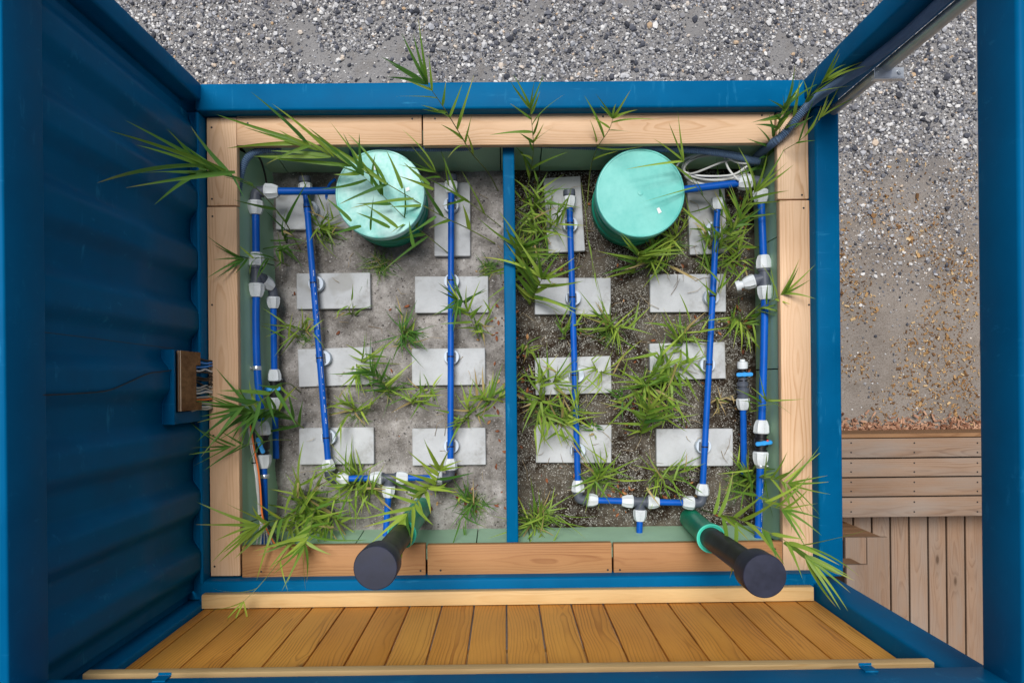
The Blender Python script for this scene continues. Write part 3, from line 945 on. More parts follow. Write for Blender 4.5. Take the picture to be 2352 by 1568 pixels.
ZP = 1.06
RP = .0162
def manifold(th, A_top, A_bot, B_bot, B_top, tee_px, stub_px, capA, capB):
    r = RP
    At, Ab, Bb, Bt, T, Sx = (U(*p, ZP) for p in (A_top, A_bot, B_bot, B_top, tee_px, stub_px))
    NL = r * 3.7
    dA, dB = (At - Ab).normalized(), (Bt - Bb).normalized()
    dc = (Bb - Ab).normalized()
    e1 = elbow(Ab, dA, dc, r, th); e2 = elbow(Bb, dB, -dc, r, th)
    nut(e1[0], dA, r, th); nut(e1[1], dc, r, th); nut(e2[0], dB, r, th); nut(e2[1], -dc, r, th)
    ds = (Sx - T).normalized()
    t = tee(T, dc, ds, r, th)
    nut(t[0], -dc, r, th); nut(t[1], dc, r, th); nut(t[2], ds, r, th)
    straight(e1[0] + dA * NL * .6, At, r, th); straight(e2[0] + dB * NL * .6, Bt, r, th)
    straight(e1[1] + dc * NL * .6, t[0] - dc * NL * .6, r, th); straight(t[1] + dc * NL * .6, e2[1] - dc * NL * .6, r, th)
    straight(t[2] + ds * NL * .6, Sx + ds * .04, r, th)
    for P, d, c in ((At, dA, capA), (Bt, dB, capB)):
        nut(P + d * NL * .55, -d, r, th)
        if c: endcap(P + d * NL * .5, d, r, th)
    return (At, Ab, Bb, Bt)
ml = thing('pipe_manifold', 'blue U-shaped pipe manifold with pale nuts lying over the sandy bed slabs', 'water pipe', group='blue pipe manifolds in the beds')
LM = manifold(ml, (702, 436), (757, 1099), (1034.5, 1097), (1036.5, 432), (894.5, 1097), (885.5, 1236), True, True)
mr = thing('pipe_manifold', 'blue U-shaped pipe manifold with pale nuts lying over the dark soil bed slabs', 'water pipe', group='blue pipe manifolds in the beds')
RM = manifold(mr, (1308, 466), (1328.5, 1147), (1612, 1155), (1648, 470), (1470.7, 1151.4), (1468, 1240), True, False)

def pipe_print(a, b, r, parent, f0, f1, side):
    a, b = Vector(a), Vector(b)
    d = (b - a).normalized(); L = (b - a).length
    sdv = Vector((0, 0, 1)).cross(d).normalized() * side
    nrm = (Vector((0, 0, 1)) * .85 + sdv * .53).normalized()
    tv = d.cross(nrm)
    bm = bmesh.new()
    s_ = L * f0
    while s_ < L * f1:
        w = random.uniform(.002, .006)
        c = a + d * s_ + nrm * r * 1.012
        q = [c - tv * .0015, c + tv * .0015, c + tv * .0015 + d * w, c - tv * .0015 + d * w]
        bm.faces.new([bm.verts.new(v - a) for v in q])
        s_ += w + random.choice((.0025, .003, .004, .03))
    bmesh.ops.recalc_face_normals(bm, faces=bm.faces)
    o = tag(link('print', mesh_bm(bm, 'print'), parent, M['sticker']), kind='stuff')
    place(o, Matrix.Translation(a))
pipe_print(LM[0], LM[1], RP, ml, .28, .82, 1)
# discs that carry the pipes
PK = [((712, 479), 0, 0), ((1036, 470), 1, 0), ((725, 651), 0, 0), ((1037, 645.5), 1, 0), ((741.4, 822), 0, 0), ((1036.8, 819), 1, 0), ((753.5, 1004), 0, 0), ((1036.4, 1023.7), 1, 0),
      ((1309.6, 515.4), 2, 0), ((1639, 526), 3, 0), ((1317, 684), 2, 0), ((1635, 682), 3, 0), ((1324.5, 861), 2, 0), ((1625.8, 837), 3, 0), ((1327.7, 1034.6), 2, 0), ((1616.6, 1024.5), 3, 0)]
PKL = ['grey disc under the tilted pipe next to the dappled lid', 'grey disc on the damp-stained slab between dappled lid and divider', 'grey disc on the second-row slab under the tilted pipe, sandy bed', 'grey disc on the second-row slab under the straight pipe, sandy bed',
 'grey disc on the third-row slab under the tilted pipe, sandy bed', 'grey disc on the third-row slab under the straight pipe, sandy bed', 'grey disc on the lowest slab under the tilted pipe, sandy bed', 'grey disc on the lowest slab under the straight pipe, sandy bed',
 'grey disc under the capped pipe on the turned slab, dark soil bed', 'grey disc behind reeds on the slab between plain lid and foam lining', 'grey disc on the second-row slab nearer the divider, dark soil bed', 'grey disc on the second-row slab nearer the foam lining, dark soil bed',
 'grey disc on the third-row slab nearer the divider, dark soil bed', 'grey disc on the third-row slab nearer the stub valve, dark soil bed', 'grey disc on the lowest slab nearer the divider, dark soil bed', 'grey disc on the lowest slab nearer the stub valve, dark soil bed']
lines = [(LM[0], LM[1]), (LM[3], LM[2]), (RM[0], RM[1]), (RM[3], RM[2])]
pk_me = lathe_mesh([(0, .036), (.002, .040), (.040, .040), (.043, .0385), (.0431, .012)], 32)
def saddle_mesh():
    bm = bmesh.new()
    for s in (1,):
        vs = []
        for (x0, x1) in ((-.022, .022),):
            for x in (x0, x1):
                for (y, z) in ((.0175, 0), (.0225, 0), (.0225, .022), (.0175, .026)):
                    vs.append(bm.verts.new((x, s * y, z)))
        for f in ((0, 1, 2, 3), (4, 7, 6, 5), (0, 4, 5, 1), (1, 5, 6, 2), (2, 6, 7, 3), (3, 7, 4, 0)):
            bm.faces.new([vs[i] for i in f])
    bmesh.ops.recalc_face_normals(bm, faces=bm.faces)
    return mesh_bm(bm, 'saddle')
sad_me = saddle_mesh()
for ((px, ln, _), lb) in zip(PK, PKL):
    a, b = lines[ln]
    p = U(*px, ZS + .043)
    d = (b - a).normalized()
    q = a + d * (Vector((p.x, p.y, ZP)) - a).dot(d)
    t = thing('pipe_support', lb, 'pipe support', (p.x, p.y, ZS), 'grey disc pipe supports on the slabs')
    o = link('disc', pk_me, t, M['puck']); place(o, dir_mat((p.x, p.y, ZS), (0, 0, 1)))
    for rr_ in (0, math.pi):
        o = link('saddle_jaw', sad_me, t, M['pucksd']); place(o, dir_mat((q.x, q.y, ZS + .042), d) @ Matrix.Rotation(rr_, 4, 'Z'))
    tie(q, d, RP, t)

# ------------------------------------------------------------------ pipes along the foam walls
ZW, RW = 1.175, .0186
lw = thing('wall_pipe', 'blue pipe with tee and two blue-lever valves along the sandy bed foam wall', 'water pipe')
zz = ZW
A, E, T1 = U(775, 438.5, zz), U(587, 440, zz), U(588.7, 631, zz)
dx, dy = (A - E).normalized(), (T1 - E).normalized()
e = elbow(E, dx, dy, RW, lw)
NL = RW * 3.7
nut(e[0], dx, RW, lw); nut(e[1], dy, RW, lw)
straight(e[0] + dx * NL * .5, A, RW, lw)
tie(U(632, 438.5, zz), dx, RW, lw)
br = (U(628, 662, 1.10) - T1).normalized()
t = tee(T1, dy, br, RW, lw)
nut(t[0], -dy, RW, lw); nut(t[1], dy, RW, lw)
straight(e[1] + dy * NL * .5, t[0] - dy * NL * .5, RW, lw)
V1 = U(604, 1021, zz)
dv = (U(608.5, 1246, zz) - V1).normalized()
n1 = V1 - dv * RW * 2.6
bent([t[1] + dy * NL * .5, U(588, 740, zz), U(590.5, 840, zz), U(597, 925, zz), n1 - dv * NL * .5], RW, lw)
nut(n1, -dv, RW, lw); valve(V1, dv, RW, lw, (U(573, 1018, zz) - U(588, 1055, zz))); n2 = V1 + dv * RW * 2.6
nut(n2, dv, RW, lw)
straight(n2 + dv * NL * .5, U(608.5, 1256, zz), RW, lw)
pipe_print(n2 + dv * NL, U(608.5, 1246, zz), RW, lw, .1, .7, -1)
clamp(U(590, 845, zz), dy, RW, lw, (-1, 0, .3)); clamp(U(608, 1093, zz), dv, RW, lw, (-1, .1, 0))
# branch
rb = RP
c1 = t[2]; nut(c1, br, rb, lw)
Eb = U(627.5, 664, 1.09)
Vb = U(630.8, 893, 1.05)
db = (Vb - Eb).normalized()
e = elbow(Eb, (c1 - Eb), db, rb, lw, rb * 2.3)
nut(e[1], db, rb, lw)
nb = Vb - db * rb * 2.6
NB = rb * 3.7
straight(e[1] + db * NB * .5, nb - db * NB * .5, rb, lw)
nut(nb, -db, rb, lw); valve(Vb, db, rb, lw, (1, .05, 0)); nb2 = Vb + db * rb * 2.6
nut(nb2, db, rb, lw)
straight(nb2 + db * NB * .5, U(634, 1052, 1.03), rb, lw)

rw = thing('wall_pipe', 'blue pipe with elbow, capped tee branch and one blue-lever valve along the paler foam wall', 'water pipe')
A, E, T1 = U(1568, 436, zz), U(1746, 415, zz), U(1755.5, 637, zz)
dx, dy = (A - E).normalized(), (T1 - E).normalized()
e = elbow(E, dx, dy, RW, rw)
nut(e[0], dx, RW, rw); nut(e[1], dy, RW, rw)
straight(e[0] + dx * NL * .5, A, RW, rw); tie(U(1702, 420, zz), dx, RW, rw)
br = (U(1712, 651, zz - .02) - T1).normalized()
t = tee(T1, dy, br, RW, rw)
nut(t[0], -dy, RW, rw); nut(t[1], dy, RW, rw); nut(t[2], br, rb, rw)
o = link('end_plug', lathe_mesh([(0, rb * 1.2), (rb * 1.2, rb * 1.2), (rb * 1.25, rb * 1.7), (rb * 2.6, rb * 1.6), (rb * 2.7, rb * .8)], 20), rw, M['nut'])
place(o, dir_mat(t[2] + br * rb * 3.4, br))
straight(e[1] + dy * NL * .5, t[0] - dy * NL * .5, RW, rw)
V1 = U(1748, 1016, zz)
dv = (U(1741, 1240, zz) - V1).normalized()
n1 = V1 - dv * RW * 2.4
bent([t[1] + dy * NL * .5, U(1755.2, 779, zz), U(1752.5, 880, zz), n1 - dv * NL * .5], RW, rw)
nut(n1, -dv, RW, rw); valve(V1, dv, RW, rw, (1, .12, 0))
n2 = V1 + dv * RW * 2.4
nut(n2, dv, RW, rw); straight(n2 + dv * NL * .5, U(1741, 1245, zz), RW, rw)
clamp(U(1746.5, 1070, zz), dv, RW, rw, (1, 0, .2))
pipe_print(n2 + dv * NL * 1.5, U(1741, 1240, zz), RW, rw, .1, .9, 1)
o = link('indicator', lathe_mesh([(0, .006), (.006, .006), (.008, .003)], 12), rw, M['red']); place(o, dir_mat(V1 + Vector((.018, .012, RW * 2.2)), (0, 0, 1)))

sv = thing('stub_pipe', 'short free blue pipe stub ending in a slate union and blue lever, dark soil bed', 'water pipe')
a, b = U(1709, 1090, 1.02), U(1706.5, 914, 1.06)
d = (b - a).normalized()
straight(a, b, rb, sv); nut(b, -d, rb, sv)
p = b + d * .004
uo = lathe_mesh([(-.004, rb * 1.75), (.012, rb * 1.75), (.014, rb * 1.55), (.022, rb * 1.55), (.024, rb * 1.9), (.048, rb * 1.9), (.050, rb * 1.3), (.058, rb * 1.3), (.06, rb * 1.75), (.078, rb * 1.75), (.08, rb * 1.3), (.13, rb * 1.3)], 20, lambda k, x: 1.0 if k % 5 else 1.05)
place(link('union', uo, sv, M['fit']), dir_mat(p, d))
valve(p + d * .118, d, rb * .8, sv, (1, .03, 0))
q = p + d * .150
place(link('end_plug', lathe_mesh([(0, rb * 1.6), (.018, rb * 1.7), (.034, rb * 1.55), (.036, rb * .9), (.047, rb * .8)], 20), sv, M['nut']), dir_mat(q, d))

# ------------------------------------------------------------------ round tank lids
def tank(px, z, R, mat, label, sticker):
    c = U(*px, z)
    t = thing('inspection_shaft', label, 'tank lid', (c.x, c.y, Z_FLOOR), 'round green inspection shafts')
    h = z - Z_FLOOR
    rb_ = R * .925
    prof = [(-.03, rb_), (h * .18, rb_), (h * .2, rb_ * 1.03), (h * .27, rb_ * 1.03), (h * .29, rb_), (h * .5, rb_), (h * .52, rb_ * 1.035), (h * .60, rb_ * 1.035), (h * .62, rb_ * 1.0), (h * .80, rb_)]
    o = link('shaft', lathe_mesh(prof, 72), t, M['tankbody']); place(o, dir_mat((c.x, c.y, Z_FLOOR), (0, 0, 1)))
    prof = [(-.055, R * .985), (-.052, R), (-.012, R), (-.004, R * .992), (0, R * .978), (.0005, R * .95), (-.003, R * .945), (-.002, R * .55), (-.001, R * .06), (.003, R * .055), (.0035, R * .02)]
    o = link('lid', lathe_mesh(prof, 96), t, mat); place(o, dir_mat(c, (0, 0, 1)))
    for pts in sticker:
        bm = bmesh.new()
        w = [U(x, y, z + .0025) - c for x, y in pts]
        bm.faces.new([bm.verts.new(v) for v in w][::-1])
        s = link('sticker', mesh_bm(bm, 'sticker'), t, M['sticker']); place(s, Matrix.Translation(c))
    return t
tank((872.5, 445), 1.30, .2175, M['lid_pale'], 'round pale green lid dappled under long reed blades, sandy bed', [[(855, 375), (863, 386), (865, 391), (857, 390)], [(931, 432), (940, 429), (941, 437), (933, 440)]])
tank((1471, 443), 1.30, .2175, M['lid'], 'round plain turquoise lid clear of reeds, dark soil bed', [[(1508, 479), (1514, 476), (1520, 487), (1513, 491)]])

# ------------------------------------------------------------------ vent pipes
def vent(px_base, px_ring, px_cap, label):
    zr, zc_ = 1.545, 2.25
    a, r_, c = U(*px_base, Z_FLOOR), U(*px_ring, zr), U(*px_cap, zc_)
    t = thing('vent_pipe', label, 'vent pipe', (a.x, a.y, Z_FLOOR), 'black capped vent pipes')
    d = (r_ - a).normalized(); L = (r_ - a).length
    prof = [(-.03, .054), (L - .10, .054), (L - .085, .062), (L - .012, .063), (L - .008, .066), (L, .066), (L, .058), (L - .02, .056), (L - .07, .055)]
    o = link('socket', lathe_mesh(prof, 40), t, M['greenpipe']); place(o, dir_mat(a, d))
    rim = link('seal_ring', lathe_mesh([(L - .004, .0595), (L - .001, .0665), (L + .003, .0665), (L + .003, .0595), (L - .006, .0575)], 40), t, M['greenrim']); place(rim, dir_mat(a, d))
    d2 = (c - r_).normalized(); L2 = (c - r_).length
    o = link('pipe', lathe_mesh([(-.08, .0505), (L2 - .03, .0505)], 40), t, M['black']); place(o, dir_mat(r_, d2))
    o = link('cap', lathe_mesh([(-.125, .055), (-.12, .0775), (-.115, .0795), (-.008, .0805), (-.002, .0795), (0, .077), (.001, .03)], 64), t, M['cap']); place(o, dir_mat(c, d2))
vent((968, 1165), (923, 1226), (862, 1304), 'black capped vent pipe in a green socket half hidden by lime reeds, sandy bed')
vent((1585, 1190), (1634, 1236), (1757, 1323), 'black capped vent pipe leaning over the curb corner, dark soil bed')

# ------------------------------------------------------------------ hoses, cables
def hose(name, ps, r, label, n=14, parent=None, pitch=.0095):
    path = spline(ps, 12)
    # resample
    L = [0]
    for a, b in zip(path, path[1:]): L.append(L[-1] + (b - a).length)
    k = int(L[-1] / (pitch / 2))
    out, j = [], 0
    for i in range(k + 1):
        s = L[-1] * i / k
        while j < len(L) - 2 and L[j + 1] < s: j += 1
        out.append(path[j].lerp(path[j + 1], (s - L[j]) / max(1e-6, L[j + 1] - L[j])))
    o = tube(name, out, r, M['hose'], parent, n, lambda i: r * (1.04 if i % 2 else .80), sharp=60)
    if label: tag(o, label, 'hose')
    return o
hose('corrugated_hose', [U(645, 343, 1.284), U(602, 345, 1.284), U(574, 357, 1.282), U(559, 380, 1.275), U(551, 412, 1.262), U(545, 450, 1.25)], .019, 'dark ribbed hose bending round the corner under the curb, sandy bed')
hose('corrugated_hose', [U(850, 337, 1.285), U(900, 341, 1.285), U(1000, 343, 1.28), U(1085, 340, 1.285), U(1110, 332, 1.288)], .013, 'thin dark ribbed hose tucked under the far plank behind the dappled lid')
hose('corrugated_hose', [U(1225, 331, 1.283), U(1300, 334, 1.283), U(1405, 338, 1.28), U(1514, 341, 1.275), U(1620, 347, 1.26), U(1690, 358, 1.23), U(1722, 367, 1.21), U(1745, 370, 1.20)], .019, 'long dark ribbed hose under the far plank behind the plain lid')
def yp(px, py, y): return UY(px, py, y)
hp = [U(1722, 377, 1.12), U(1749, 350, 1.22), U(1778, 326, 1.37), U(1803, 305, 1.40)]
hp += [yp(1855, 243, 1.275), yp(1916, 197, 1.285), yp(1980, 157, 1.285), yp(2004, 138, 1.285), yp(2077, 80.6, 1.285), yp(2166, 0, 1.285)]
e2 = hp[-1] + (hp[-1] - hp[-2]) * 1.3
hose('corrugated_hose', hp + [e2], .020, 'dark ribbed hose climbing the corner post beside the steel pole')
# steel pole with bracket
pl = thing('steel_pole', 'galvanised steel pole with a bolted bracket along the corner post', 'pole', (1.52, 1.265, Z_RAIL))
pb, pt_ = yp(1898, 258, 1.268), yp(2057, 132, 1.268)
px_ = (pb.x + pt_.x) / 2
tube('pole', [(px_ + .008, 1.262, Z_RAIL), (px_ + .008, 1.262, 2.66)], .0235, M['steel'], pl, 20)
bz = yp(2030, 158, 1.25).z
box('bracket_plate', px_ - .045, px_ + .075, 1.215, 1.255, bz - .004, bz + .001, M['zinc'], pl, .001)
box('bracket_plate', px_ - .045, px_ + .075, 1.210, 1.2145, bz - .03, bz, M['zinc'], pl, .001)
for dx_ in (-.03, .055):
    tube('bolt', [(px_ + dx_, 1.235, bz - .05), (px_ + dx_, 1.235, bz + .012)], .005, M['zinc'], pl, 8)
    place(link('bolt_head', lathe_mesh([(0, .010), (.008, .010)], 6), pl, M['zinc']), dir_mat((px_ + dx_, 1.235, bz + .0012), (0, 0, 1)))
# coil of pale cable
cc = thing('cable_coil', 'loose coil of white and grey cable beside the plain lid', 'cable', U(1635, 385, 1.0))
for k in range(7):
    rx, ry = RNG.uniform(62, 80), RNG.uniform(26, 38)
    ox, oy = RNG.uniform(-8, 8), RNG.uniform(-7, 7)
    ph = RNG.uniform(0, 6.28)
    pth = []
    for a in np.linspace(0, 2 * math.pi * (.93 if k else 1.0), 22):
        pth.append(U(1636 + ox + rx * math.cos(a + ph), 386 + oy + ry * math.sin(a + ph), 1.10 + .010 * k + .03 * max(0, -math.sin(a + ph))))
    tube('loop', spline(pth, 4), .0052, M['white_cable'] if k % 3 else M['grey_cable'], cc, 8)
for ps, mt in (([(1600, 356), (1650, 352), (1690, 372), (1718, 376)], 'white_cable'), ([(1570, 395), (1610, 404), (1680, 402), (1716, 382)], 'white_cable'), ([(1660, 350), (1672, 385), (1690, 408), (1697, 414)], 'white_cable'), ([(1700, 362), (1660, 372), (1600, 396), (1575, 400)], 'grey_cable')):
    tube('loop', spline([U(x, y, 1.18 + .01 * i) for i, (x, y) in enumerate(ps)], 8), .0052, M[mt], cc, 8)
# bundle running down the foam wall
cbn = thing('cable_bundle', 'bundle of grey, orange and black cables hanging down the foam wall of the sandy bed', 'cable', U(590, 1080, 1.12))
cols_ = ['grey_cable', 'white_cable', 'grey_cable', 'white_cable', 'grey_cable', 'orange_cable', 'black', 'black']
for k in range(8):
    j = [RNG.uniform(-3, 3) for _ in range(8)]
    ex = 588 + k * 9.5
    ps = [(566 + j[0], 940), (573 + j[1] + k, 985), (577 + j[2] + k * 1.2, 1030), (584 + j[3] + k * 1.2, 1075), (590 + j[4] + k, 1120), (595 + j[5] + k, 1180), (599 + j[6] + k * 3, 1215), (ex, 1256)]
    tube('cable', spline([U(x, y, 1.235 + .006 * (k % 3)) for x, y in ps], 6), .0044 if k < 6 else .0055, M[cols_[k]], cbn, 8)
for (x, y) in ((585, 1062), (597, 1182)):
    tie(U(x, y, 1.238), (.1, -1, 0), .014, cbn)
# black wire loop in the corner, thin blue wires at the dappled lid
tag(tube('black_wire', spline([U(575, 352, 1.27), U(595, 362, 1.24), U(606, 390, 1.16), U(612, 420, 1.08), U(614, 445, 1.0)], 8), .005, M['black'], None, 8), 'thin black wire looping down the foam corner beside the elbow', 'cable')
tag(tube('blue_hose', spline([U(770, 412, 1.05), U(757, 424, 1.03), U(750, 445, .99), U(752, 470, .97)], 6), .0075, M['pipe'], None, 10), 'thin blue hose curling out from under the dappled lid', 'hose')
tag(tube('blue_hose', [U(806, 334, 1.27), U(806, 352, 1.18), U(808, 372, 1.1)], .0075, M['pipe'], None, 10), 'thin blue hose rising behind the dappled lid to the plank', 'hose')
# plywood cover and the cables it guides
yA, yB = UX(408, 945, -1.40).y, UX(408, 804, -1.40).y
zpt, zpb = UX(411, 870, -1.41).z, UX(463, 870, -1.40).z
pw = thing('plywood_cover', 'weathered brown plywood cover over the wall cable opening', 'plywood board', (-1.41, (yA + yB) / 2, zpb))
w_ = .018
zm = zpb + (zpt - zpb) * .27
bm = bmesh.new()
out = [(yA, zpb), (yA + .035, zpb), (yA + .035, zm), (yB - .06, zm), (yB - .06, zpb + .01), (yB, zpb + .01), (yB, zpt), (yA, zpt)]
f0 = [bm.verts.new((-1.40, y, z)) for y, z in out]; f1 = [bm.verts.new((-1.40 - w_, y, z)) for y, z in out]
bm.faces.new(f0); bm.faces.new(f1[::-1])
for i in range(8): bm.faces.new((f0[i], f1[i], f1[(i + 1) % 8], f0[(i + 1) % 8]))
bmesh.ops.recalc_face_normals(bm, faces=bm.faces)
link('board', mesh_bm(bm, 'board'), pw, M['ply']).matrix_basis = Matrix.Translation(-pw.location)
for k in range(4):
    box('veneer_edge', -1.401 - k * .0045 - .003, -1.401 - k * .0045, yA, yB, zpt, zpt + .0022, M['ply_edge'] if k % 2 == 0 else M['ply'], pw, 0)
wc = thing('cable_bundle', 'blue, black, grey and orange cables fanning from the plywood cover under the plank', 'cable', (-1.41, 0, 1.42))
ly = np.linspace(UX(470, 828, -1.40).y, UX(470, 940, -1.40).y, 16)
cc_ = ['black', 'blue_cable', 'blue_cable', 'white_cable', 'black', 'black', 'black', 'black', 'grey_cable', 'grey_cable', 'white_cable', 'grey_cable', 'orange_cable', 'grey_cable', 'white_cable', 'grey_cable']
for y, cm in zip(ly, cc_):
    j = RNG.normal(0, .006, 4)
    tube('cable', spline([(-1.425, y + j[0], 1.54), (-1.416 + j[2] * .4, y + j[1], 1.47), (-1.404 + j[3] * .5, y + j[2], 1.41), (-1.397, y + j[3], 1.36), (-1.405, y, 1.30)], 6), .0046, M[cm], wc, 8)
# wire and seam line on the corrugated wall
def wall_line(ps, r, label):
    pp = [UX(x, y, -1.419) for x, y in ps]
    tag(tube('wire', spline(pp, 8), r, M['black'], None, 6), label, 'wire')
wall_line([(98, 907), (170, 904), (245, 897), (290, 880), (340, 858), (372, 853), (404, 848)], .0022, 'thin black wire sagging across the corrugated wall to the plywood cover')
wall_line([(102, 763), (200, 775), (300, 788), (398, 800)], .0012, 'fine dark seam line across the corrugated wall above the plywood cover')  # seam of the wall, added as a thin black tube

# ------------------------------------------------------------------ timber cladding of the near wall
cw = thing('timber_wall', 'golden brown vertical board wall with pale battens between the blue posts', 'board wall')
P0 = .1495
edges = [-1.404] + [-.004 + P0 * k for k in range(-9, 10)] + [1.437]
YW = -1.030
edges = [e for e in edges]
for a, b in zip(edges, edges[1:]):
    if b - a < .012: continue
    dz = random.uniform(-.003, .003)
    box('board', a + .0035, b - .0035, YW - .02 + random.uniform(-.0015, .0015), YW, 1.445, 2.655 + dz, M['wall_wood'], cw, .003, 2)
box('batten', U(464, 1365, 1.47).x, U(1868, 1345, 1.47).x, YW + .003, YW + .067, 1.432, 1.478, M['batten'], cw, .003, 2)
box('batten', -1.425, 1.442, YW + .003, YW + .070, 2.42, 2.465, M['batten'], cw, .003, 2)
box('batten', -1.425, 1.442, YW - .068, YW - .024, 2.0, 2.045, M['batten'], cw, .003, 1)

# ------------------------------------------------------------------ deck and stair
dk = thing('wooden_deck', 'weathered grey brown plank deck beside the container', 'deck', (2.0, -1.0, 0))
ZD1, ZD0 = .40, .08
rows = [(1006, 1049.5), (1052.5, 1093.5), (1096.5, 1138), (1141, 1186)]
x_end = 3.3
for (a, b) in rows:
    ya, yb_ = U(2100, a, ZD1).y, U(2100, b, ZD1).y
    box('plank', 1.50, x_end, yb_, ya, ZD1 - .028, ZD1, M['deck_wood'], dk, .004, 2)
ya = U(2100, 1006, ZD1).y; yb_ = U(2100, 1187, ZD1).y
box('skirt_board', 1.50, x_end, ya + .004, ya + .028, .01, ZD1 - .012, M['deck_side'], dk, .003)
box('joist', 1.52, x_end, yb_ + .01, yb_ + .04, ZD0, ZD1 - .03, M['deck_side'], dk, .003)
xs = [1916, 1961, 2003.5, 2046, 2089, 2132.5, 2174.5, 2217.5, 2261, 2304, 2347, 2390, 2433]
for a, b in zip(xs, xs[1:]):
    x0, x1 = U(a + 2.0, 1290, ZD0).x, U(b - 2.0, 1290, ZD0).x
    box('plank', x0, x1, -2.9, yb_ + .006, ZD0 - .028, ZD0, M['deck_wood'], dk, .004, 2)
for y in (yb_ - .15, -1.5, -2.2, -2.8):
    box('joist', 1.5, x_end, y - .03, y + .03, ZD0 - .09, ZD0 - .03, M['deck_side'], dk, 0)
box('joist', 1.5, x_end, ya - .03, ya - .002, .02, ZD1 - .032, M['deck_side'], dk, 0)
for a, b in rows:
    for px in (1955, 2100, 2245):
        for f in (.25, .75):
            place(link('screw', scr, dk, M['black']), dir_mat(U(px, a + (b - a) * f, ZD1 + .0004), (0, 0, 1)))
# stair blocks beside the container
stp = thing('timber_stair', 'weathered plank stair block of two steps standing on the deck against the container', 'stair', (1.75, -1.2, ZD0))
def step(z, px_corner, depth, nboards, zlow):
    c = U(*px_corner, z)
    w = .118
    for k in range(nboards):
        x1 = c.x - k * (w + .004)
        box('tread', x1 - w, x1, c.y - depth, c.y, z - .028, z, M['deck_wood'], stp, .003, 2)
    nb = max(1, int((z - .03 - zlow) / .12))
    hh = (z - .03 - zlow) / nb
    for k in range(nb):
        box('riser', c.x - nboards * (w + .004), c.x - .02, c.y - .024, c.y - .004, zlow + k * hh + .003, zlow + (k + 1) * hh - .002, M['deck_side'], stp, .002)
        box('riser', c.x - .024, c.x - .004, c.y - depth, c.y - .026, zlow + k * hh + .003, zlow + (k + 1) * hh - .002, M['deck_side'], stp, .002)
step(.74, (2040, 1233), .75, 2, ZD0)
step(.92, (1995, 1296), .60, 1, .742)
# split logs at the edge of the yard
def log(px, s, rot, label):
    p = U(*px, 0)
    bm = bmesh.new()
    bmesh.ops.create_icosphere(bm, subdivisions=2, radius=1)
    for v in bm.verts:
        v.co = Vector((v.co.x * s[0], v.co.y * s[1], v.co.z * s[2])) * (1 + .22 * mnoise.noise(v.co * 1.7 + Vector((px[1], 0, 0))))
        v.co.x = max(-s[0] * .72, min(s[0] * .72, v.co.x)); v.co.z = min(v.co.z, s[2] * .62)
    o = link('firewood_log', mesh_bm(bm, 'firewood_log'), None, M['chunk'])
    place(o, Matrix.Translation((p.x, p.y, s[2] * .5)) @ Matrix.Rotation(rot, 4, 'Z'))
    tag(o, label, 'log', 'split logs at the yard edge')
log((2272, 806), (.12, .062, .06), 1.9, 'split brown log upper of two at the edge of the yard')
log((2275, 858), (.10, .055, .055), 1.4, 'rounder split brown log just before the deck, lower of two')

# ------------------------------------------------------------------ reeds
LEAF, BENDS = [], []
for k in range(8):
    rr = random.Random(k)
    bm = bmesh.new()
    rows_ = []
    n = 9
    bend, sway = rr.choice((.05, .12, .2, .3, .45, .6)) + rr.uniform(-.04, .04), rr.uniform(-.16, .16)
    tw = rr.uniform(-.7, .7)
    BENDS.append(bend)
    for i in range(n + 1):
        u = i / n
        w = .5 * min(1, .45 + u * 3.2) * (1 - u) ** .8 * 1.12 + .004
        c = Vector((u, sway * u * u, -bend * u * u))
        a = tw * u
        sd_ = Vector((0, math.cos(a), math.sin(a)))
        up_ = Vector((0, -math.sin(a), math.cos(a)))
        rows_.append([bm.verts.new(c + sd_ * (q * w * .095) + up_ * (abs(q) * w * .022)) for q in (-1, 0, 1)])
    for a, b in zip(rows_, rows_[1:]):
        for q in (0, 1): bm.faces.new((a[q], b[q], b[q + 1], a[q + 1]))
    LEAF.append(mesh_bm(bm, 'leaf', True))
LEAFM = {}
def leaf(p, d, L, wid, parent, mat, roll=None):
    k = random.randrange(8) if roll is None else random.choice(sorted(range(8), key=lambda i: BENDS[i])[:4])
    key = (k, mat)
    if key not in LEAFM:
        me = LEAF[k].copy(); me.materials.clear(); me.materials.append(M[mat]); LEAFM[key] = me
    o = bpy.data.objects.new('leaf', LEAFM[key])
    COL.objects.link(o)
    o.parent = parent
    Mx = dir_mat(p, d, random.gauss(0, .5) if roll is None else roll) @ Matrix.Diagonal((L, wid / .095, L, 1))
    place(o, Mx)
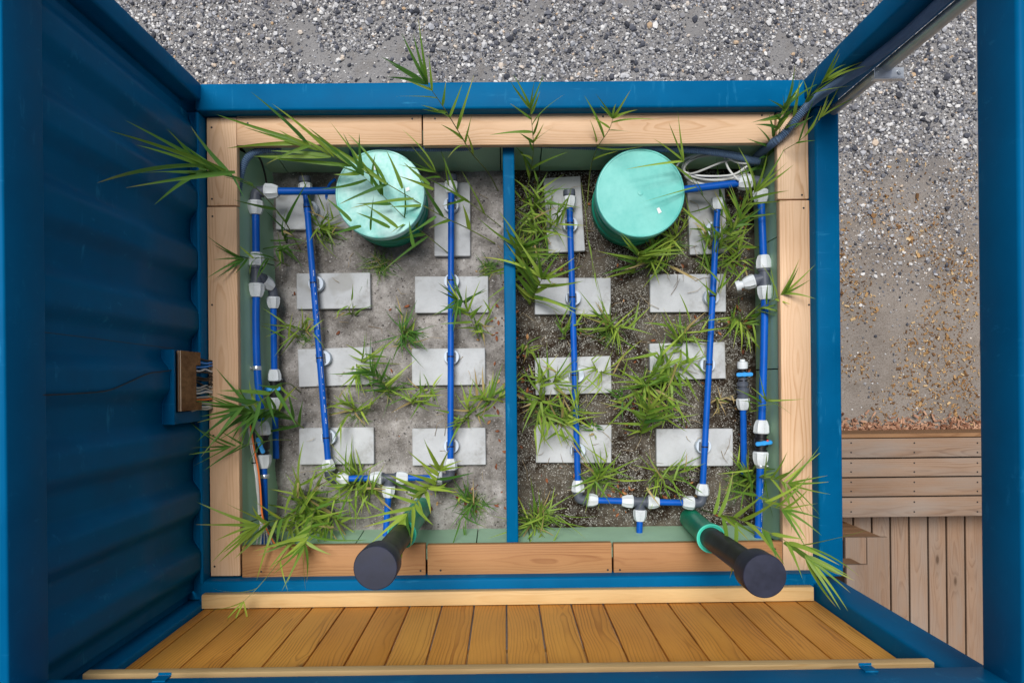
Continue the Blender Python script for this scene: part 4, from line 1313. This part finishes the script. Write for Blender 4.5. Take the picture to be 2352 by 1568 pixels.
def reed_path(path, label, n, L, wid, mat='leaf', stem_r=.0028, start=.25, fan=4, spread=.6, group='reeds growing in the beds', side=None, stemmat='stem', name='reed'):
    L *= 1.32; wid *= 1.12
    path = [Vector(p) for p in path]
    sp = spline(path, 8)
    t = thing(name, label, 'reed', path[0], group)
    tube('stem', sp, [stem_r * (1 - .7 * i / len(sp)) for i in range(len(sp))], M[stemmat], t, 6)
    m_ = len(sp) - 1
    for i in range(n):
        u = start + (1 - start) * (i / max(1, n - 1))
        u = min(1, max(0, u + random.gauss(0, .04)))
        f = u * m_; j = min(m_ - 1, int(f))
        p = sp[j].lerp(sp[j + 1], f - j)
        T = (sp[j + 1] - sp[j]).normalized()
        B = Vector((0, 0, 1)).cross(T)
        if B.length < .1: B = Vector((1, 0, 0))
        B.normalize()
        s = (random.choice((1, -1)) if random.random() < .4 else (1 if i % 2 else -1)) if side is None else side
        d = T * random.uniform(.35, 1.1) + B * s * random.uniform(.15, 1.25) * spread + Vector((0, 0, random.uniform(-.25, .7)))
        leaf(p, d, L * random.uniform(.45, 1.2), wid * random.uniform(.75, 1.15), t, mat if random.random() > .22 else random.choice(('leaf_lime', 'leaf_lime', 'leaf', 'leaf_deep')))
    T = (sp[-1] - sp[-3]).normalized()
    B = Vector((0, 0, 1)).cross(T).normalized()
    for k in range(fan):
        s = (k / max(1, fan - 1) - .5) * 2
        leaf(sp[-1], T + B * s * spread * .6 + Vector((0, 0, random.uniform(-.1, .25))), L * random.uniform(.7, 1.1), wid * random.uniform(.7, 1.0), t, mat)
    return t
def P3(*a): return [U(x, y, z) for x, y, z in a]
# --- the long arching reeds
reed_path(P3((1144, 438, .96), (1122, 398, 1.12), (1082, 350, 1.36), (1060, 314, 1.5), (1031, 266, 1.66), (1004, 225, 1.78), (982, 195, 1.86)), 'tallest reed arching out over the far blue rail onto the gravel', 13, .16, .014, 'leaf', .0034, .3, 0, .7)
t_ = bpy.data.objects['reed']
for (tx, ty, L_) in ((922, 85, .26), (890, 128, .22), (895, 148, .2), (945, 80, .22), (962, 150, .12), (900, 165, .15)):
    p = U(982, 195, 1.86); q = U(tx, ty, 2.0)
    leaf(p + (q - p) * random.uniform(0, .15), q - p, (q - p).length, .017, t_, 'leaf_deep', 0)
reed_path(P3((690, 575, .97), (655, 510, 1.15), (606, 449, 1.45), (558, 413, 1.70), (515, 398, 1.88)), 'long reed fanning over the plank onto the dark corrugated wall', 7, .20, .015, 'leaf_deep', .0034, .25, 0, .6)
t_ = bpy.data.objects['reed.001']
for (tx, ty) in ((298, 268), (270, 287), (318, 317), (206, 362), (315, 395), (297, 428), (345, 460), (395, 292), (430, 300), (408, 330), (375, 412)):
    p = U(random.uniform(470, 540), random.uniform(385, 412), 1.85); q = UX(tx, ty, -1.36)
    leaf(p, q - p + Vector((0, 0, .05)), (q - p).length, .021, t_, 'leaf' if ty % 2 else 'leaf_deep', random.gauss(0, .2))
reed_path(P3((1137, 559, .96), (1075, 525, 1.08), (1009, 493, 1.24), (888, 422, 1.38), (815, 384, 1.45), (735, 345, 1.52), (690, 322, 1.55)), 'long reed lying across the dappled lid towards the plank corner', 13, .22, .019, 'leaf', .0034, .2, 0, .55)
t_ = bpy.data.objects['reed.002']
for (sx_, sy_, tx, ty) in ((735, 345, 545, 293), (700, 330, 495, 266), (700, 330, 515, 325), (815, 384, 660, 278), (888, 422, 700, 290), (760, 360, 580, 362), (760, 360, 620, 335)):
    p = U(sx_, sy_, 1.5); q = U(tx, ty, 1.55)
    leaf(p, q - p, (q - p).length, .021, t_, 'leaf', random.gauss(0, .25))
for (sx_, sy_, tx, ty) in ((1180, 525, 860, 635), (1270, 555, 1185, 310), (1085, 455, 610, 140), (970, 415, 330, 360), (1340, 620, 935, 640), (1190, 800, 990, 690), (1070, 815, 1080, 590), (1240, 800, 1050, 640), (1340, 920, 1300, 760), (950, 760, 800, 600), (1010, 790, 820, 830), (1480, 730, 1320, 850), (1465, 560, 1250, 460), (1440, 530, 1270, 400)):
    p = U(459.4 + .3663 * sx_, 229.7 + .3663 * sy_, 1.46); q = U(459.4 + .3663 * tx, 229.7 + .3663 * ty, 1.52)
    leaf(p, q - p, (q - p).length, .019, t_, 'leaf' if tx % 4 else 'leaf_deep', random.gauss(0, .3))
reed_path(P3((1040, 590, .96), (985, 545, 1.12), (930, 500, 1.3), (870, 440, 1.42), (830, 400, 1.5)), 'reed leaning over the dappled lid from the slab beside the divider', 11, .19, .017, 'leaf_deep', .003, .2, 3, .8)
reed_path(P3((1150, 520, .96), (1085, 470, 1.10), (1040, 435, 1.2), (1000, 395, 1.32)), 'reed with slack blades between the dappled lid and the blue divider', 7, .16, .013, 'leaf', .0026, .2, 3, .7)
reed_path(P3((1203, 470, .97), (1218, 400, 1.12), (1225, 345, 1.34), (1223, 300, 1.5), (1218, 250, 1.62)), 'upright reed beside the divider head crossing the far plank', 14, .15, .013, 'leaf', .003, .2, 4, .7)
reed_path(P3((1348, 480, .97), (1356, 390, 1.15), (1372, 340, 1.32), (1398, 300, 1.46), (1408, 272, 1.55)), 'forked reed crossing the far plank beside the plain lid', 8, .14, .013, 'leaf', .003, .35, 4, 1.0)
reed_path(P3((1748, 440, .97), (1756, 390, 1.12), (1768, 340, 1.3), (1785, 290, 1.45), (1800, 250, 1.6)), 'dense leafy reed in the corner at the foot of the climbing hose', 30, .14, .016, 'leaf_deep', .0036, .05, 5, .9)
reed_path(P3((1765, 430, .97), (1775, 370, 1.15), (1800, 300, 1.4), (1850, 235, 1.62), (1890, 190, 1.75)), 'tall thin reed reaching along the climbing hose over the corner post', 12, .15, .014, 'leaf', .0034, .25, 4, .45)
reed_path(P3((1750, 410, .97), (1790, 355, 1.3), (1830, 328, 1.45), (1860, 302, 1.52), (1885, 270, 1.57)), 'yellowing reed bending over the plank corner onto the blue side rail', 6, .14, .010, 'leaf_lime', .0024, .4, 3, .55)
reed_path(P3((1690, 520, .97), (1640, 480, 1.1), (1600, 430, 1.3), (1570, 370, 1.42)), 'reed with tall blades standing in front of the cable coil', 6, .20, .012, 'leaf', .0026, .2, 3, .5)
reed_path(P3((1335, 420, .98), (1345, 490, 1.2), (1352, 560, 1.35), (1375, 660, 1.4), (1392, 730, 1.3)), 'single thin reed drooping down past the black end cap slab', 4, .16, .007, 'leaf', .0022, .5, 2, .3)
reed_path(P3((665, 611, .97), (640, 600, 1.1), (600, 592, 1.25), (560, 595, 1.33)), 'reed reaching over the long plank below the elbow of the wall pipe', 9, .15, .013, 'leaf_deep', .0026, .2, 4, .8)
reed_path(P3((700, 985, .97), (655, 950, 1.15), (620, 938, 1.3), (580, 945, 1.38)), 'big leafy reed burying both valves of the sandy bed wall pipe', 22, .20, .019, 'leaf_deep', .0036, .05, 6, 1.0)
reed_path(P3((690, 900, .97), (655, 880, 1.2), (600, 920, 1.4), (555, 935, 1.46)), 'reed with broad curved blades over the plank near the plywood cover', 12, .19, .020, 'leaf_deep', .0036, .3, 5, .9)
reed_path(P3((668, 1010, .97), (630, 1010, 1.2), (570, 1020, 1.4), (530, 1025, 1.45)), 'reed with thin blades over the plank below the plywood cover', 8, .17, .011, 'leaf_deep', .0026, .3, 4, .7)
reed_path(P3((720, 1180, .97), (680, 1180, 1.2), (630, 1195, 1.38), (590, 1205, 1.45)), 'broad reed spilling over the near corner plank of the sandy bed', 15, .19, .018, 'leaf', .0036, .1, 5, .9)
reed_path(P3((735, 1150, .97), (720, 1180, 1.2), (712, 1220, 1.38), (700, 1250, 1.45)), 'broad reed hanging over the brown near plank, sandy bed', 18, .18, .017, 'leaf', .0036, .05, 5, 1.0)
reed_path(P3((700, 1220, .97), (669, 1246, 1.3), (640, 1290, 1.5), (595, 1345, 1.6), (560, 1380, 1.62)), 'pale arching reed stem dropping across the near blue rail to the batten', 4, .16, .008, 'leaf_lime', .0026, .3, 3, .6)
reed_path(P3((1005, 1130, .97), (990, 1118, 1.2), (975, 1130, 1.4), (955, 1155, 1.5), (935, 1180, 1.55)), 'lime green reed sprawling over the green socket of the vent, sandy bed', 18, .17, .020, 'leaf_lime', .0036, .1, 5, .95)
reed_path(P3((1000, 1130, .97), (1002, 1110, 1.15), (1010, 1080, 1.3)), 'upright lime reed with yellow tips beside the elbow, sandy bed', 10, .17, .020, 'leaf_lime', .0036, .1, 5, .9)
reed_path(P3((1612, 1170, .97), (1640, 1178, 1.4), (1690, 1190, 1.6), (1745, 1212, 1.75), (1810, 1245, 1.85), (1850, 1275, 1.88)), 'long reed arching over the leaning vent pipe and the curb corner', 15, .20, .018, 'leaf', .0036, .2, 5, .6)
t_ = [o for o in bpy.data.objects if o.get('label', '').startswith('long reed arching over the leaning')][0]
for (sx_, sy_, tx, ty) in ((1660, 1190, 1690, 1290), (1690, 1200, 1698, 1330), (1650, 1185, 1700, 1090), (1830, 1265, 1935, 1335), (1800, 1245, 1900, 1300), (1640, 1180, 1668, 1110)):
    p = U(sx_, sy_, 1.75); q = U(tx, ty, 1.72)
    leaf(p, q - p, (q - p).length, .021, t_, 'leaf', random.gauss(0, .2))
reed_path(P3((1728, 1100, .97), (1745, 1095, 1.2), (1780, 1100, 1.35), (1810, 1110, 1.42)), 'reed crossing the side plank beside the valve pipe end, dark soil bed', 14, .16, .013, 'leaf', .003, .1, 5, .9)
reed_path(P3((1715, 1110, .97), (1735, 1135, 1.3), (1770, 1160, 1.45), (1800, 1170, 1.5)), 'second reed over the side plank just above the leaning vent', 10, .16, .014, 'leaf', .003, .2, 4, .9)
reed_path(P3((1705, 740, .97), (1735, 715, 1.15), (1775, 690, 1.3), (1800, 675, 1.36)), 'reed reaching over the side plank beside the capped tee', 10, .14, .013, 'leaf', .0028, .2, 4, .7)
reed_path(P3((1620, 640, .97), (1660, 560, 1.1), (1700, 490, 1.25), (1735, 440, 1.36)), 'diagonal reed leaning from the slab to the far corner of the soil bed', 22, .15, .015, 'leaf', .0034, .1, 4, .8)
reed_path(P3((1625, 740, .97), (1650, 660, 1.12), (1668, 560, 1.25), (1700, 505, 1.36)), 'slim diagonal reed crossing the pipe below the plain lid', 12, .13, .012, 'leaf', .0026, .15, 3, .8)
reed_path(P3((1700, 960, .97), (1740, 930, 1.25), (1760, 920, 1.36)), 'reed with thin blades in front of the lever valve, dark soil bed', 8, .14, .010, 'leaf', .0026, .2, 3, .9)
reed_path(P3((1070, 705, .97), (1063, 690, 1.12), (1050, 688, 1.2)), 'reed with broad blades on the second-row slab beside the divider', 10, .13, .014, 'leaf_deep', .0028, .2, 4, 1.1)
reed_path(P3((1100, 780, .97), (1085, 740, 1.1), (1075, 715, 1.18)), 'bent reed below the second-row slab beside the divider', 8, .12, .012, 'leaf', .0026, .15, 3, .9)
reed_path(P3((1218, 700, .97), (1230, 670, 1.15), (1245, 640, 1.3)), 'broad-bladed reed clump covering a second-row slab beside the divider', 18, .19, .020, 'leaf', .0034, .05, 5, 1.1)
reed_path(P3((1210, 640, .97), (1195, 600, 1.15), (1200, 570, 1.28)), 'broad-bladed reed leaning over the divider beside the turned slab', 14, .17, .018, 'leaf', .0034, .05, 5, 1.1)
reed_path(P3((1458, 625, .97), (1462, 600, 1.12), (1468, 585, 1.2)), 'star-shaped reed of broad blades just below the plain lid', 14, .17, .017, 'leaf', .003, .05, 6, 1.3)
reed_path(P3((1470, 1000, .97), (1478, 970, 1.15), (1490, 940, 1.28)), 'broad-bladed reed fan between the two lowest soil bed slabs', 20, .17, .017, 'leaf', .0034, .05, 6, 1.1)
reed_path(P3((900, 905, .97), (880, 880, 1.12), (855, 855, 1.22)), 'dense reed spilling over the third-row slab of the tilted pipe', 20, .13, .013, 'leaf_deep', .0028, .05, 5, 1.1)

# --- middling leafy clumps: several short shoots each
def clump(px, py, R, label, mat='leaf', shoots=4, per=5, wid=.012, dirv=None):
    shoots += 1; per += 1
    c = U(px, py, Z_FLOOR + .02)
    c.z = hz(c.x, c.y) - .005
    t = thing('reed', label, 'reed', c, 'reeds growing in the beds')
    Rw = R * 1.42 / 440.0
    wid *= 1.18; per = max(2, per - 1)
    bm = bmesh.new()
    todo = []
    for s in range(shoots):
        a = random.uniform(0, 6.28) if dirv is None else dirv + random.gauss(0, .6)
        out_ = Vector((math.cos(a), math.sin(a), 0))
        b = Vector((random.gauss(0, .012), random.gauss(0, .012), 0))
        tip = b + out_ * Rw * random.uniform(.25, .7) + Vector((0, 0, Rw * random.uniform(.7, 1.4)))
        mid = b + out_ * Rw * .12 + Vector((0, 0, Rw * .55))
        sp = spline([b, mid, tip], 4)
        add_tube(bm, sp, [.0022 * (1 - .6 * i / len(sp)) for i in range(len(sp))], 5)
        for k in range(per):
            u = .15 + .85 * k / max(1, per - 1)
            f = u * (len(sp) - 1); j = min(len(sp) - 2, int(f))
            p = sp[j].lerp(sp[j + 1], f - j)
            a2 = a + random.gauss(0, 1.1)
            d = Vector((math.cos(a2), math.sin(a2), random.uniform(-.1, 1.5)))
            todo.append((p + c, d, Rw * random.uniform(.4, 1.2), wid * random.uniform(.7, 1.2)))
    link('stem', mesh_bm(bm, 'stem', True), t, M['stem'])
    for p, d, L, w in todo:
        leaf(p, d, L, w, t, mat if random.random() > .25 else ('leaf_lime' if random.random() > .35 else 'leaf_dry'))
    return t
CL = [
 (741, 526, 46, 'reed clump straddling the tilted pipe below the feed pipe', 'leaf', 5, 5, .010),
 (811, 728, 34, 'thin reed shoot beside the second-row slab of the tilted pipe', 'leaf', 2, 4, .008),
 (932, 766, 46, 'bushy green clump in the middle of the sandy bed above the third row', 'leaf_deep', 6, 6, .008),
 (694, 764, 42, 'small clump beside the tilted pipe between second and third row', 'leaf', 4, 5, .009),
 (1108, 748, 36, 'sparse shoot beside the divider between second and third row', 'leaf', 2, 5, .010),
 (830, 839, 50, 'shoots standing on the third-row slab of the tilted pipe', 'leaf', 4, 6, .011),
 (814, 944, 46, 'clump below the third-row slab beside the tilted pipe', 'leaf', 4, 6, .010),
 (951, 930, 44, 'sparse yellow green clump in the middle of the sandy bed', 'leaf', 3, 5, .010),
 (1076, 955, 44, 'clump above the lowest slab beside the straight pipe', 'leaf', 5, 5, .010),
 (985, 893, 40, 'thin blades across the third-row slab near the divider', 'leaf', 3, 4, .009),
 (1124, 920, 46, 'wide clump leaning onto the blue divider from the sandy bed', 'leaf', 4, 6, .012),
 (818, 1101, 56, 'dense clump over the cross pipe, sandy bed', 'leaf', 7, 6, .010),
 (848, 1112, 50, 'clump beside the tee of the cross pipe, sandy bed', 'leaf', 5, 5, .010),
 (701, 1149, 66, 'large clump at the foot of the hanging cable bundle', 'leaf', 7, 6, .014),
 (765, 1178, 60, 'large clump spreading along the near foam board, sandy bed', 'leaf', 6, 6, .013),
 (1088, 1150, 46, 'bushy clump between the green vent socket and the divider', 'leaf_deep', 7, 6, .008),
 (655, 560, 44, 'slack shoots beside the wall pipe and the first slab', 'leaf_deep', 3, 5, .011),
 (1222, 486, 55, 'thick clump beside the turned slab near the divider', 'leaf', 6, 6, .011),
 (1255, 532, 50, 'clump leaning over the lower end of the turned slab', 'leaf', 5, 6, .010),
 (1205, 610, 46, 'pale clump hugging the divider in the soil bed', 'leaf', 5, 5, .010),
 (1505, 600, 50, 'clump just below the plain lid towards the reed diagonal', 'leaf', 5, 6, .012),
 (1545, 552, 50, 'grassy clump between the plain lid and the narrow-end slab', 'leaf_lime', 6, 6, .008),
 (1632, 565, 60, 'thicket over the pipe on the reed-hidden slab', 'leaf', 6, 6, .012),
 (1680, 600, 50, 'shoots between the pipe and the paler foam wall', 'leaf', 4, 6, .011),
 (1405, 752, 50, 'spreading clump between second and third row, middle of soil bed', 'leaf', 5, 6, .010),
 (1290, 764, 36, 'small clump under the second-row slab near the divider', 'leaf', 3, 5, .009),
 (1690, 735, 50, 'clump between the pipe and the stub, below the second-row slab', 'leaf', 5, 6, .010),
 (1208, 796, 24, 'tiny seedling at the foot of the divider, soil bed', 'leaf', 2, 5, .010),
 (1562, 790, 52, 'spreading clump on the third-row slab near the stub valve', 'leaf', 5, 6, .011),
 (1269, 879, 55, 'fine reeds standing on the third-row slab near the divider', 'leaf', 5, 6, .009),
 (1241, 930, 58, 'thick clump between the third and lowest slabs near the divider', 'leaf', 6, 6, .012),
 (1290, 965, 56, 'clump reaching over the lowest slab near the divider', 'leaf', 5, 6, .012),
 (1374, 850, 50, 'yellow green shoots on the corner of the third-row slab', 'leaf_lime', 4, 5, .009),
 (1479, 882, 62, 'wide clump in the middle of the soil bed, third row', 'leaf', 6, 6, .013),
 (1535, 845, 62, 'broad clump hanging over the third-row slab near the stub valve', 'leaf', 5, 6, .015),
 (1511, 926, 50, 'clump above the bare lowest slab of the soil bed', 'leaf', 5, 5, .010),
 (1430, 916, 30, 'small dull green shoot in the middle of the soil bed', 'leaf_deep', 3, 4, .010),
 (1374, 1097, 52, 'clump beside the pipe elbow under the lowest slab, soil bed', 'leaf', 6, 6, .010),
 (1519, 1085, 52, 'low clump on the edge of the bare lowest slab', 'leaf', 6, 6, .009),
 (1229, 1190, 56, 'bushy fine clump in the near corner of the soil bed by the divider', 'leaf', 9, 7, .008),
 (1712, 1100, 56, 'clump around the foot of the stub pipe', 'leaf', 7, 6, .010),
 (1358, 972, 18, 'small broad-leaved weed on the top edge of the lowest slab', 'leaf_deep', 4, 4, .012),
 (1644, 918, 28, 'dry yellowish shoot between pipe and stub valve', 'leaf_dry', 3, 4, .007),
]
for (px, py, R, lb, mt, sh, per, wd) in CL:
    clump(px, py, R, lb, mt, sh, per, wd)
# --- fine grass tufts: blades nobody would count
def tuft(px, py, R, n, label):
    c = U(px, py, Z_FLOOR + .01)
    c.z = hz(c.x, c.y) - .004
    Rw = R / 440.0
    bm = bmesh.new()
    for _ in range(n):
        a = random.uniform(0, 6.28)
        b = Vector((random.gauss(0, .25), random.gauss(0, .25), 0)) * Rw
        L = Rw * random.uniform(.5, 1.2)
        el = random.uniform(.5, 1.3)
        o_ = Vector((math.cos(a), math.sin(a), 0)); s_ = Vector((-o_.y, o_.x, 0))
        w = random.uniform(.0012, .0026)
        row = []
        for i in range(5):
            u = i / 4
            q = b + o_ * (L * math.cos(el) * u + L * .25 * u * u) + Vector((0, 0, L * math.sin(el) * (u - .45 * u * u)))
            ww = w * (1 - u ** 1.5) + .0002
            row.append((bm.verts.new(q - s_ * ww), bm.verts.new(q + s_ * ww)))
        for x, y in zip(row, row[1:]): bm.faces.new((x[0], y[0], y[1], x[1]))
    o = link('grass_tuft', mesh_bm(bm, 'grass_tuft', True), None, M['grass'])
    place(o, Matrix.Translation(c))
    tag(o, label, 'grass tuft', 'grass tufts in the beds')
TF = [(873, 607, 46, 90, 'dense grass tuft just below the dappled lid'), (1122, 616, 34, 60, 'dark grass tuft between the divider and the second-row slab'), (745, 540, 40, 60, 'grass tuft under the tilted pipe near the first slab'),
 (936, 775, 36, 60, 'grass tuft in the middle of the sandy bed'), (700, 775, 32, 40, 'grass tuft beside the tilted pipe'), (890, 890, 42, 70, 'brownish grass tuft between the third-row slabs of the sandy bed'),
 (822, 955, 34, 40, 'grass tuft above the lowest slab of the tilted pipe'), (1092, 1160, 44, 70, 'grass tuft between the vent socket and the divider'), (720, 1165, 56, 80, 'grass tuft in the near cable corner'),
 (830, 1110, 44, 60, 'grass tuft under the cross pipe of the sandy bed'), (1215, 520, 46, 70, 'grass tuft beside the turned slab and the divider'), (1236, 585, 40, 50, 'grass tuft below the turned slab'),
 (1540, 560, 48, 90, 'grass tuft between the plain lid and the reed-hidden slab'), (1505, 612, 34, 40, 'grass tuft below the plain lid'), (1400, 765, 40, 60, 'grass tuft in the middle of the soil bed'),
 (1255, 945, 50, 80, 'grass tuft between the lower slabs near the divider'), (1480, 905, 46, 70, 'grass tuft in the middle of the third row, soil bed'), (1380, 1105, 36, 50, 'grass tuft beside the elbow of the soil bed'),
 (1225, 1195, 44, 90, 'grass tuft in the near divider corner of the soil bed'), (1700, 1108, 48, 80, 'grass tuft at the foot of the stub pipe'), (1630, 600, 40, 60, 'grass tuft under the pipe at the reed-hidden slab'), (1690, 745, 36, 50, 'grass tuft beside the pipe and the clear slab')]
for a in TF: tuft(*a)
